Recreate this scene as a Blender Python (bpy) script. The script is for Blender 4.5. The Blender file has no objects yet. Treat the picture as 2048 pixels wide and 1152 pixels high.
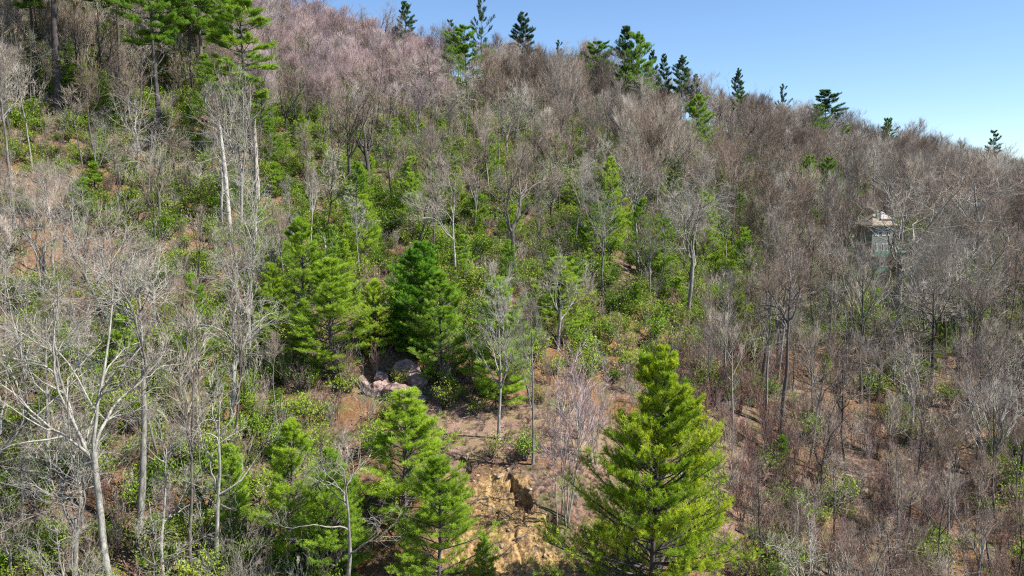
import bpy, math, random
import numpy as np
R = math.radians
S = bpy.context.scene
COL = S.collection
rng = np.random.default_rng(11)
random.seed(11)

# ---------------------------------------------------------------- camera
FPX, W0, H0 = 1577.0, 2048.0, 1152.0
HORIZON = 380.0
PITCH = math.atan((H0 / 2 - HORIZON) / FPX)
cam_d = bpy.data.cameras.new('camera'); cam = bpy.data.objects.new('camera', cam_d); COL.objects.link(cam)
cam_d.sensor_width = 36; cam_d.lens = 36 * FPX / W0
cam_d.clip_start = 0.5; cam_d.clip_end = 5000
cam.location = (0, 0, 0); cam.rotation_euler = (R(90) - PITCH, 0, 0)
S.camera = cam
# ---------------------------------------------------------------- light
SUN_EL, SUN_AZ = R(51), R(102)          # azimuth clockwise from +Y (the view direction)
w = bpy.data.worlds.new('World'); S.world = w; w.use_nodes = True
nt = w.node_tree; bg = nt.nodes['Background']
sky = nt.nodes.new('ShaderNodeTexSky'); sky.sky_type = 'NISHITA'; sky.sun_disc = False
sky.sun_elevation = SUN_EL; sky.sun_rotation = SUN_AZ
sky.altitude = 1200; sky.air_density = 1.0; sky.dust_density = 0.05; sky.ozone_density = 5.5
nt.links.new(sky.outputs[0], bg.inputs['Color']); bg.inputs['Strength'].default_value = 0.083
sd = bpy.data.lights.new('sun', 'SUN'); so = bpy.data.objects.new('sun', sd); COL.objects.link(so)
sd.energy = 5.0; sd.angle = R(0.5); sd.color = (1.0, 0.95, 0.87)
dv = np.array([math.sin(SUN_AZ) * math.cos(SUN_EL), math.cos(SUN_AZ) * math.cos(SUN_EL), math.sin(SUN_EL)])
from mathutils import Vector
so.rotation_euler = Vector(dv).to_track_quat('Z', 'Y').to_euler()
so.location = (60, -20, 60)
S.view_settings.view_transform = 'Standard'; S.view_settings.look = 'None'
S.view_settings.exposure = 1.13; S.view_settings.gamma = 1
S.render.engine = 'CYCLES'
S.cycles.max_bounces = 4; S.cycles.diffuse_bounces = 2; S.cycles.glossy_bounces = 1
S.cycles.transmission_bounces = 2; S.cycles.transparent_max_bounces = 4
S.cycles.caustics_reflective = False; S.cycles.caustics_refractive = False
S.cycles.use_denoising = False
S.cycles.pixel_filter_type = 'BLACKMAN_HARRIS'; S.cycles.filter_width = 1.2

# ---------------------------------------------------------------- terrain maths
cp, sp = math.cos(PITCH), math.sin(PITCH)
def at(px, py, Y):
    """world point seen at photograph pixel (px,py), Y metres ahead"""
    u = (np.asarray(px, float) - W0 / 2) / FPX; v = (H0 / 2 - np.asarray(py, float)) / FPX
    dy = cp + v * sp; dz = -sp + v * cp
    k = np.asarray(Y, float) / dy
    return np.stack(np.broadcast_arrays(u * k, dy * k, dz * k), -1)
def proj(P):
    P = np.asarray(P, float)
    x, y, z = P[..., 0], P[..., 1], P[..., 2]
    d = y * cp - z * sp; v = y * sp + z * cp
    d = np.maximum(d, 0.01)
    return W0 / 2 + FPX * x / d, H0 / 2 - FPX * v / d

CTRL = [  # px, py of the ground, metres ahead
 (-500, 1500, 48), (-100, 1150, 62), (80, 820, 78), (80, 560, 98), (70, 385, 116), (110, 235, 138), (100, 60, 180), (-500, 700, 75), (-500, 200, 120), (-450, -60, 200),
 (300, 1300, 58), (300, 950, 72), (300, 640, 95), (320, 390, 125), (400, 215, 160), (500, 60, 225),
 (560, 1250, 58), (550, 890, 78), (560, 640, 98), (480, 480, 117), (650, 330, 148), (700, 190, 205), (760, 130, 245),
 (1000, 1230, 59), (985, 1000, 68), (960, 925, 71.5), (1000, 878, 76), (1150, 850, 79), (880, 860, 78), (1000, 815, 84), (810, 800, 84), (830, 735, 88), (1000, 500, 124),
 (1000, 380, 148), (1000, 260, 190), (900, 185, 240), (1150, 215, 252),
 (1300, 1200, 60), (1300, 900, 78), (1350, 640, 108), (1350, 560, 128), (1320, 250, 245), (1300, 400, 165),
 (1560, 1250, 62), (1560, 1000, 76), (1560, 850, 92), (1600, 640, 125), (1500, 300, 255), (1560, 450, 180),
 (1850, 1300, 62), (1850, 1000, 82), (1850, 780, 106), (1760, 565, 155), (1720, 410, 215), (1720, 335, 290), (1950, 390, 330),
 (2100, 1000, 85), (2100, 700, 125), (2100, 480, 220), (2150, 420, 345), (2600, 1100, 80), (2600, 650, 150), (2600, 480, 330),
]
_c = [at(a, b, y) for a, b, y in CTRL]
# beyond the ridge the ground falls away; behind the camera it goes on down
_c += [np.array(p, float) for p in [(-330, 330, 60), (-120, 330, 42), (20, 330, 22), (130, 360, 8), (250, 450, -18), (420, 430, -22), (-60, 460, 10), (200, 600, -60), (500, 600, -70),
                                   (-300, 560, 30), (-60, 10, -42), (60, 10, -44), (-250, 20, -35), (0, -80, -62), (250, 10, -48), (500, 150, -45), (-250, -80, -60), (400, -80, -64)]]
_c = np.array(_c)
def _k(d2):
    return np.where(d2 < 1e-9, 0, 0.5 * d2 * np.log(np.maximum(d2, 1e-9)))
_xy = _c[:, :2] / 100.0
_A = _k(((_xy[:, None] - _xy[None]) ** 2).sum(-1)) + np.eye(len(_c)) * 0.004
_P = np.hstack([np.ones((len(_c), 1)), _xy])
_M = np.block([[_A, _P], [_P.T, np.zeros((3, 3))]])
_w = np.linalg.solve(_M, np.concatenate([_c[:, 2], np.zeros(3)]))
_nr = np.random.default_rng(5)
def _mk(n, lam):
    a = _nr.uniform(0, 2 * np.pi, n); l = lam * _nr.uniform(0.7, 1.4, n)
    return np.stack([np.cos(a) / l, np.sin(a) / l], 1) * 2 * np.pi, _nr.uniform(0, 6.28, n)
_N = [(_mk(6, 26), 0.55), (_mk(7, 9), 0.28), (_mk(8, 3.2), 0.10)]
def sines(x, y, m):
    (k, ph) = m
    return np.sin(x[..., None] * k[:, 0] + y[..., None] * k[:, 1] + ph + 1.5 * np.sin(x[..., None] * k[:, 1] * 0.6 + ph)).mean(-1) * 1.8
def smooth(a, b, x):
    t = np.clip((x - a) / (b - a), 0, 1); return t * t * (3 - 2 * t)
BANK_T = at(960, 925, 71.5)
def base_z(x, y):
    x = np.asarray(x, float); y = np.asarray(y, float)
    sh = x.shape; q = np.stack([x.ravel(), y.ravel()], 1) / 100.0
    o = np.empty(len(q))
    for i in range(0, len(q), 20000):
        s = q[i:i + 20000]
        o[i:i + 20000] = _k(((s[:, None] - _xy[None]) ** 2).sum(-1)) @ _w[:-3] + _w[-3] + s @ _w[-2:]
    return o.reshape(sh)
def masks(x, y, paint=False):
    """bank = bare eroded soil below the bench; bench = the level shelf"""
    bx = smooth(-6.8, -4.9, x + 0.7 * np.sin(y * .9)) * (1 - smooth(-0.6, 1.2, x - (71 - y) * 0.5 + 0.6 * np.sin(y * 1.7)))
    bank = bx * smooth(52, 56, y) * (1 - smooth(70.0, 71.6, y + 0.6*np.sin(x*1.3)))
    bench = smooth(-13, -7, x) * (1 - smooth(9, 14, x)) * smooth(72.0, 73.2, y) * (1 - smooth(81, 84, y))
    road = smooth(13.5, 16.5, x - (y - 60) * 0.33) * (1 - smooth(21, 24, x - (y - 60) * 0.33)) * smooth(48, 52, y) * (1 - smooth(84, 90, y))
    return bank, np.maximum(bench, road * 0.8) if paint else bench
HOLLOWS = []
_HT = np.random.default_rng(9).uniform(-1, 1, (256, 256))
def vn(x, y):
    xi = np.floor(x).astype(int); yi = np.floor(y).astype(int); fx = x - xi; fy = y - yi
    fx = fx * fx * (3 - 2 * fx); fy = fy * fy * (3 - 2 * fy); a, b, c, d = xi % 256, (xi + 1) % 256, yi % 256, (yi + 1) % 256
    return (_HT[a, c] * (1 - fx) + _HT[b, c] * fx) * (1 - fy) + (_HT[a, d] * (1 - fx) + _HT[b, d] * fx) * fy
def crumble(x, y):
    """broken strata: slanting ledges, gullies and lumps"""
    u = x * 0.8 + y * 0.6; v = -x * 0.6 + y * 0.8
    w_ = u * 0.9 + 0.9 * vn(x * 0.7, y * 0.7) + 0.3 * vn(x * 2.3, y * 2.3)
    ledge = np.abs((w_ % 1.0) - 0.5) * 2
    fb = 0.5 * vn(x * 1.7 + 9, y * 1.7) + 0.28 * vn(x * 3.9, y * 3.9 + 4) + 0.18 * vn(x * 8.1, y * 8.1) + 0.10 * vn(x * 16, y * 16)
    gul = 1 - np.abs(vn(x * 0.75 + 0.25 * y + 3, y * 0.22))
    return 0.10 * ledge ** 3 + 0.24 * fb + 0.08 * np.abs(vn(x * 5.1, y * 5.1 + 7)) - 0.35 * gul ** 7
def ground_z(x, y):
    x = np.asarray(x, float); y = np.asarray(y, float)
    z = base_z(x, y)
    bank, bench = masks(x, y)
    calm = 1 - 0.8 * bench
    for m, a in _N:
        z = z + a * sines(x, y, m) * calm
    for (hx, hy, hd, hr) in HOLLOWS:
        q_ = ((x - hx) / hr) ** 2 + ((y - hy) / (hr * 1.6)) ** 2 + 0.55 * vn(x * 2.3 + 5, y * 1.9) + 0.3 * vn(x * 6.1, y * 5.7)
        z = z - hd * (1 - smooth(0.5, 1.1, q_))
    z = z + bank * crumble(x, y) + (1 - bank) * 0.06 * vn(x * 2.1, y * 2.1) * calm
    return z
def hit(px, py):
    Y = np.concatenate([np.arange(40, 130, 0.4), np.arange(130, 420, 1.0)])
    P = at(px, py, Y); gz = ground_z(P[:, 0], P[:, 1])
    i = np.nonzero(P[:, 2] <= gz)[0]
    i = i[0] if len(i) else len(Y) - 1
    return P[i, 0], P[i, 1], float(gz[i])

HOLLOWS += [(*hit(a, b)[:2], c, r_) for a, b, c, r_ in [(1014, 955, 1.1, .42), (1024, 976, 1.4, .48), (1042, 998, 1.6, .62), (1056, 1012, 1.2, .5), (1100, 1062, 0.7, .6), (932, 938, 0.7, .6)]]

# ---------------------------------------------------------------- materials
def mat(name):
    m = bpy.data.materials.new(name); m.use_nodes = True
    return m, m.node_tree, m.node_tree.nodes['Principled BSDF']
def nd(t, kind, **kw):
    n = t.nodes.new(kind)
    for k, v in kw.items(): setattr(n, k, v)
    return n
def ramp(t, stops, src=None):
    r = nd(t, 'ShaderNodeValToRGB'); e = r.color_ramp.elements
    while len(e) < len(stops): e.new(0.5)
    for i, (p, c) in enumerate(stops): e[i].position = p; e[i].color = (*c, 1)
    if src: t.links.new(src, r.inputs[0])
    return r
def noise(t, scale, detail=4, rough=0.6, vec=None):
    n = nd(t, 'ShaderNodeTexNoise'); n.inputs['Scale'].default_value = scale
    n.inputs['Detail'].default_value = detail; n.inputs['Roughness'].default_value = rough
    if vec: t.links.new(vec, n.inputs['Vector'])
    return n
def mixc(t, a, b, fac, mode='MIX'):
    m = nd(t, 'ShaderNodeMix', data_type='RGBA', blend_type=mode)
    for s, v in ((6, a), (7, b), (0, fac)):
        if hasattr(v, 'is_output'): t.links.new(v, m.inputs[s])
        elif s == 0: m.inputs[s].default_value = v
        else: m.inputs[s].default_value = (*v, 1)
    return m.outputs[2]
def bark_mat(name, stops, bump=0.35, rough=0.85):
    """bark; stops = colour by the tree's own random number, patchy lichen by noise"""
    m, t, b = mat(name)
    oi = nd(t, 'ShaderNodeObjectInfo'); tc = nd(t, 'ShaderNodeTexCoord')
    r = ramp(t, stops, oi.outputs['Random'])
    mp = nd(t, 'ShaderNodeMapping'); mp.inputs['Scale'].default_value = (1, 1, 0.3)
    t.links.new(tc.outputs['Object'], mp.inputs['Vector'])
    n = noise(t, 5.0, 6, 0.75, mp.outputs[0])
    v = ramp(t, [(0.34, (0.30, 0.29, 0.28)), (0.47, (0.8, 0.8, 0.8)), (0.55, (1, 1, 1)), (0.66, (1.55, 1.55, 1.45))], n.outputs[0])
    c = mixc(t, r.outputs[0], v.outputs[0], 1.0, 'MULTIPLY')
    t.links.new(c, b.inputs['Base Color']); b.inputs['Roughness'].default_value = rough
    b.inputs['Specular IOR Level'].default_value = 0.25
    bp = nd(t, 'ShaderNodeBump'); bp.inputs['Strength'].default_value = bump; bp.inputs['Distance'].default_value = 0.05
    n2 = noise(t, 14, 3, 0.6, mp.outputs[0]); t.links.new(n2.outputs[0], bp.inputs['Height']); t.links.new(bp.outputs[0], b.inputs['Normal'])
    return m
def leaf_mat(name, stops, rnd=0.5, trans=0.42, rough=0.5, tint=(1, 1, 1)):
    """leaves or needles: colour by a per-clump number kept in the mesh, shifted by the tree's own random number"""
    m, t, b = mat(name)
    a = nd(t, 'ShaderNodeAttribute', attribute_name='clump'); oi = nd(t, 'ShaderNodeObjectInfo')
    mm = nd(t, 'ShaderNodeMath', operation='MULTIPLY_ADD'); mm.inputs[1].default_value = rnd; 
    t.links.new(oi.outputs['Random'], mm.inputs[0])
    s = nd(t, 'ShaderNodeMath', operation='MULTIPLY'); s.inputs[1].default_value = 1 - rnd
    t.links.new(a.outputs['Fac'], s.inputs[0]); t.links.new(s.outputs[0], mm.inputs[2])
    r = ramp(t, stops, mm.outputs[0])
    t.links.new(r.outputs[0], b.inputs['Base Color']); b.inputs['Roughness'].default_value = rough
    b.inputs['Specular IOR Level'].default_value = 0.3
    tr = nd(t, 'ShaderNodeBsdfTranslucent'); t.links.new(r.outputs[0], tr.inputs['Color'])
    mx = nd(t, 'ShaderNodeMixShader'); mx.inputs[0].default_value = trans
    o = t.nodes['Material Output']
    t.links.new(b.outputs[0], mx.inputs[1]); t.links.new(tr.outputs[0], mx.inputs[2]); t.links.new(mx.outputs[0], o.inputs['Surface'])
    return m
M = {}
M['bark'] = bark_mat('bark_grey', [(0, (0.07, 0.06, 0.05)), (0.35, (0.14, 0.125, 0.105)), (0.7, (0.24, 0.225, 0.195)), (1, (0.36, 0.345, 0.31))])
M['bark_pale'] = bark_mat('bark_pale', [(0, (0.17, 0.16, 0.14)), (1, (0.34, 0.33, 0.29))])
M['bark_dark'] = bark_mat('bark_dark', [(0, (0.055, 0.048, 0.045)), (1, (0.14, 0.12, 0.11))])
M['bark_pine'] = bark_mat('bark_pine', [(0, (0.06, 0.052, 0.05)), (1, (0.15, 0.135, 0.13))], 0.8)
M['bark_snag'] = bark_mat('bark_snag', [(0, (0.42, 0.38, 0.34)), (1, (0.5, 0.46, 0.42))], 0.8)
M['twig'] = bark_mat('twigs_brown', [(0, (0.21, 0.155, 0.12)), (0.3, (0.31, 0.235, 0.18)), (0.5, (0.37, 0.30, 0.25)), (0.75, (0.40, 0.35, 0.29)), (1, (0.54, 0.50, 0.43))], 0)
M['twig_pale'] = bark_mat('twigs_pale', [(0, (0.28, 0.245, 0.21)), (1, (0.42, 0.395, 0.35))], 0)
M['twig_pink'] = bark_mat('twigs_budding_pink', [(0, (0.36, 0.26, 0.25)), (0.5, (0.46, 0.34, 0.34)), (1, (0.48, 0.40, 0.40))], 0)
M['twig_red'] = bark_mat('twigs_red_brown', [(0, (0.28, 0.15, 0.12)), (1, (0.38, 0.25, 0.21))], 0)
M['needle'] = leaf_mat('pine_needles', [(0, (0.11, 0.22, 0.018)), (0.4, (0.235, 0.40, 0.035)), (0.75, (0.36, 0.52, 0.05)), (1, (0.50, 0.60, 0.08))])
M['needle_gold'] = leaf_mat('pine_needles_yellow_green', [(0, (0.11, 0.21, 0.014)), (0.35, (0.27, 0.41, 0.022)), (0.7, (0.47, 0.57, 0.035)), (1, (0.66, 0.67, 0.07))], 0.15)
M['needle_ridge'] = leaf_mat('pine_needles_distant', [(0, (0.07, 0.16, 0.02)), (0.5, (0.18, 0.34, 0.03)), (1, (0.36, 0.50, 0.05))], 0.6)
M['needle_light'] = leaf_mat('pine_needles_light', [(0, (0.15, 0.27, 0.018)), (0.4, (0.30, 0.46, 0.03)), (0.75, (0.44, 0.58, 0.05)), (1, (0.56, 0.64, 0.08))])
M['needle_deep'] = leaf_mat('pine_needles_deep_green', [(0, (0.05, 0.16, 0.014)), (0.6, (0.16, 0.36, 0.02)), (1, (0.34, 0.54, 0.03))], 0.3)
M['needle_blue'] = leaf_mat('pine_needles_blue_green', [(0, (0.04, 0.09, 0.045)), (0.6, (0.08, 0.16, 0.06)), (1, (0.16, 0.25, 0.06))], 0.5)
M['laurel'] = leaf_mat('laurel_leaves', [(0, (0.08, 0.15, 0.012)), (0.5, (0.19, 0.31, 0.02)), (1, (0.34, 0.44, 0.035))], 0.6, 0.3, 0.5)
M['laurel_gold'] = leaf_mat('yellow_green_leaves', [(0, (0.14, 0.21, 0.018)), (1, (0.38, 0.42, 0.05))], 0.4, 0.3, 0.5)
M['dead_leaf'] = leaf_mat('dead_leaves', [(0, (0.12, 0.06, 0.03)), (0.5, (0.22, 0.11, 0.05)), (1, (0.3, 0.2, 0.11))], 0.3, 0.25, 0.7)

# ground
m, t, b = mat('hillside_ground'); M['ground'] = m
tc = nd(t, 'ShaderNodeTexCoord'); V = tc.outputs['Object']
n1 = noise(t, 0.12, 5, 0.6, V); n2 = noise(t, 2.2, 6, 0.75, V); n3 = noise(t, 6.0, 7, 0.85, V)
lit = ramp(t, [(0.33, (0.03, 0.02, 0.014)), (0.43, (0.09, 0.06, 0.042)), (0.51, (0.165, 0.105, 0.075)), (0.59, (0.25, 0.175, 0.135)), (0.70, (0.38, 0.30, 0.25))], n2.outputs[0])
org = ramp(t, [(0.38, (0.05, 0.028, 0.014)), (0.5, (0.19, 0.095, 0.04)), (0.62, (0.32, 0.19, 0.10)), (0.75, (0.42, 0.32, 0.22))], n3.outputs[0])
f1 = ramp(t, [(0.45, (0, 0, 0)), (0.62, (1, 1, 1))], n1.outputs[0])
c = mixc(t, lit.outputs[0], org.outputs[0], f1.outputs[0])
n4 = noise(t, 0.35, 5, 0.7, V); f4 = ramp(t, [(0.52, (0, 0, 0)), (0.66, (0.8, 0.8, 0.8))], n4.outputs[0])
c = mixc(t, c, (0.085, 0.12, 0.03), f4.outputs[0])
# bench: pinkish leaf litter with olive patches ; bank: ochre soil
at1 = nd(t, 'ShaderNodeAttribute', attribute_name='bench'); at2 = nd(t, 'ShaderNodeAttribute', attribute_name='bank')
bn = ramp(t, [(0.36, (0.06, 0.04, 0.03)), (0.48, (0.22, 0.135, 0.10)), (0.58, (0.34, 0.23, 0.18)), (0.72, (0.48, 0.38, 0.32))], n3.outputs[0])
ol = ramp(t, [(0.46, (0, 0, 0)), (0.58, (0.6, 0.6, 0.6))], noise(t, 0.5, 4, 0.6, V).outputs[0])
bc = mixc(t, bn.outputs[0], (0.17, 0.15, 0.06), ol.outputs[0])
c = mixc(t, c, bc, at1.outputs['Fac'])
n5 = noise(t, 2.6, 9, 0.8, V)
so_ = ramp(t, [(0.34, (0.06, 0.04, 0.025)), (0.41, (0.20, 0.12, 0.05)), (0.48, (0.34, 0.22, 0.105)), (0.56, (0.42, 0.28, 0.12)), (0.64, (0.50, 0.39, 0.25)), (0.74, (0.60, 0.52, 0.42))], n5.outputs[0])
pm = ramp(t, [(0.40, (0.15, 0.15, 0.15)), (0.50, (1, 1, 1))], noise(t, 1.1, 6, 0.7, V).outputs[0])
bf = nd(t, 'ShaderNodeMath', operation='MULTIPLY'); t.links.new(at2.outputs['Fac'], bf.inputs[0]); t.links.new(pm.outputs[0], bf.inputs[1])
c = mixc(t, c, so_.outputs[0], bf.outputs[0])
t.links.new(c, b.inputs['Base Color']); b.inputs['Roughness'].default_value = 0.95; b.inputs['Specular IOR Level'].default_value = 0.15
bp = nd(t, 'ShaderNodeBump'); bp.inputs['Strength'].default_value = 1.0; bp.inputs['Distance'].default_value = 0.12
t.links.new(n3.outputs[0], bp.inputs['Height']); t.links.new(bp.outputs[0], b.inputs['Normal'])

def rock_mat(name, a, bcol, ccol, sc=0.9):
    m, t, b = mat(name); V = nd(t, 'ShaderNodeTexCoord').outputs['Object']
    n = noise(t, sc, 8, 0.7, V)
    r = ramp(t, [(0.33, a), (0.5, bcol), (0.68, ccol)], n.outputs[0])
    t.links.new(r.outputs[0], b.inputs['Base Color']); b.inputs['Roughness'].default_value = 0.85
    bp = nd(t, 'ShaderNodeBump'); bp.inputs['Strength'].default_value = 0.9; bp.inputs['Distance'].default_value = 0.1
    n2 = noise(t, sc * 5, 6, 0.75, V); t.links.new(n2.outputs[0], bp.inputs['Height']); t.links.new(bp.outputs[0], b.inputs['Normal'])
    return m
M['rock_pink'] = rock_mat('pinkish_rock', (0.09, 0.05, 0.04), (0.29, 0.19, 0.165), (0.50, 0.41, 0.38))
M['rock_tan'] = rock_mat('tan_rock', (0.10, 0.06, 0.035), (0.34, 0.25, 0.17), (0.55, 0.47, 0.39), 1.9)
def flat_mat(name, col, rough=0.7, var=0.25, sc=3.0):
    m, t, b = mat(name); V = nd(t, 'ShaderNodeTexCoord').outputs['Object']
    n = noise(t, sc, 5, 0.65, V)
    r = ramp(t, [(0.3, tuple(x * (1 - var) for x in col)), (0.7, tuple(min(1, x * (1 + var)) for x in col))], n.outputs[0])
    t.links.new(r.outputs[0], b.inputs['Base Color']); b.inputs['Roughness'].default_value = rough
    return m

# ---------------------------------------------------------------- mesh helpers
def make_mesh(name, V, F, mats, fmat=None, smooth_=False, attrs=None):
    """V (n,3), F (m,3) triangles"""
    V = np.ascontiguousarray(V, dtype=np.float32); F = np.ascontiguousarray(F, dtype=np.int32)
    me = bpy.data.meshes.new(name)
    me.vertices.add(len(V)); me.vertices.foreach_set('co', V.ravel())
    me.loops.add(F.size); me.loops.foreach_set('vertex_index', F.ravel())
    me.polygons.add(len(F)); me.polygons.foreach_set('loop_start', np.arange(0, F.size, 3, dtype=np.int32))
    for mm in mats: me.materials.append(mm)
    if fmat is not None: me.polygons.foreach_set('material_index', np.asarray(fmat, dtype=np.int32))
    me.polygons.foreach_set('use_smooth', np.full(len(F), smooth_, dtype=bool))
    me.update(calc_edges=True)
    for k, v in (attrs or {}).items():
        a = me.attributes.new(k, 'FLOAT', 'POINT'); a.data.foreach_set('value', np.asarray(v, dtype=np.float32))
    return me
class Acc:
    def __init__(s): s.v = []; s.f = []; s.m = []; s.c = []; s.n = 0
    def add(s, V, F, mi=0, clump=None):
        s.v.append(V); s.f.append(F + s.n); s.n += len(V); s.m.append(np.full(len(F), mi))
        s.c.append(np.full(len(V), 0.5) if clump is None else clump)
    def tubes(s, P, Rr, sides, mi=0):
        if len(P) == 0: return
        V, F = tubes(P, Rr, sides); s.add(V, F, mi)
    def mesh(s, name, mats, smooth_=False):
        return make_mesh(name, np.concatenate(s.v), np.concatenate(s.f), mats, np.concatenate(s.m), smooth_, {'clump': np.concatenate(s.c)})
def norm(a): return a / np.maximum(np.linalg.norm(a, axis=-1, keepdims=True), 1e-9)
def tubes(P, Rr, sides):
    """P (B,n,3) polylines, Rr (B,n) radii -> one set of triangles"""
    B, n, _ = P.shape
    T = np.empty_like(P); T[:, 1:-1] = P[:, 2:] - P[:, :-2]; T[:, 0] = P[:, 1] - P[:, 0]; T[:, -1] = P[:, -1] - P[:, -2]
    T = norm(T)
    ref = np.where(np.abs(T[:, :1, 2:3]) > 0.8, np.array([1.0, 0, 0]), np.array([0, 0, 1.0]))
    U = norm(np.cross(T, np.broadcast_to(ref, T.shape))); Vv = np.cross(T, U)
    a = np.arange(sides) * 2 * np.pi / sides
    ring = P[:, :, None] + Rr[:, :, None, None] * (np.cos(a)[:, None] * U[:, :, None] + np.sin(a)[:, None] * Vv[:, :, None])
    V = ring.reshape(-1, 3)
    i = np.arange(sides); j = (i + 1) % sides
    k = np.arange(n - 1) * sides
    q = np.stack([k[:, None] + i, k[:, None] + j, k[:, None] + sides + j, k[:, None] + sides + i], -1).reshape(-1, 4)
    tri = np.concatenate([q[:, [0, 1, 2]], q[:, [0, 2, 3]]])
    F = (tri[None] + (np.arange(B) * n * sides)[:, None, None]).reshape(-1, 3)
    return V, F
def path(start, d, L, n, wig, up, r, droop=0.0):
    """(B) polylines of n points leaving start along d, length L, with crookedness and a pull upwards"""
    B = len(start); P = np.empty((B, n, 3)); P[:, 0] = start; d = norm(d); st = (L / (n - 1))[:, None]
    for k in range(1, n):
        d = norm(d + r.normal(0, wig, (B, 3)) + np.array([0, 0, up - droop * k]))
        P[:, k] = P[:, k - 1] + d * st
    return P
def children(P, Rr, L, K, t0, t1, ang, r, bias_out=None):
    """start points, directions and parent info for K children on each of B parents"""
    B, n, _ = P.shape
    tt = r.uniform(t0, t1, (B, K)); tt = np.sort(tt, 1)
    x = tt * (n - 1); i = np.minimum(x.astype(int), n - 2); fr = (x - i)[..., None]
    b = np.arange(B)[:, None]
    st = P[b, i] * (1 - fr) + P[b, i + 1] * fr
    rr = Rr[b, i] * (1 - fr[..., 0]) + Rr[b, i + 1] * fr[..., 0]
    T = norm(P[b, i + 1] - P[b, i])
    q = norm(r.normal(0, 1, (B, K, 3))); q = norm(q - T * (q * T).sum(-1, keepdims=True))
    an = r.normal(ang, 0.18, (B, K))[..., None]
    d = T * np.cos(an) + q * np.sin(an)
    return st.reshape(-1, 3), d.reshape(-1, 3), rr.ravel(), tt.ravel(), np.repeat(L, K)
def taper(r0, r1, n): return r0[:, None] + (r1 - r0)[:, None] * np.linspace(0, 1, n)[None]

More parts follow.
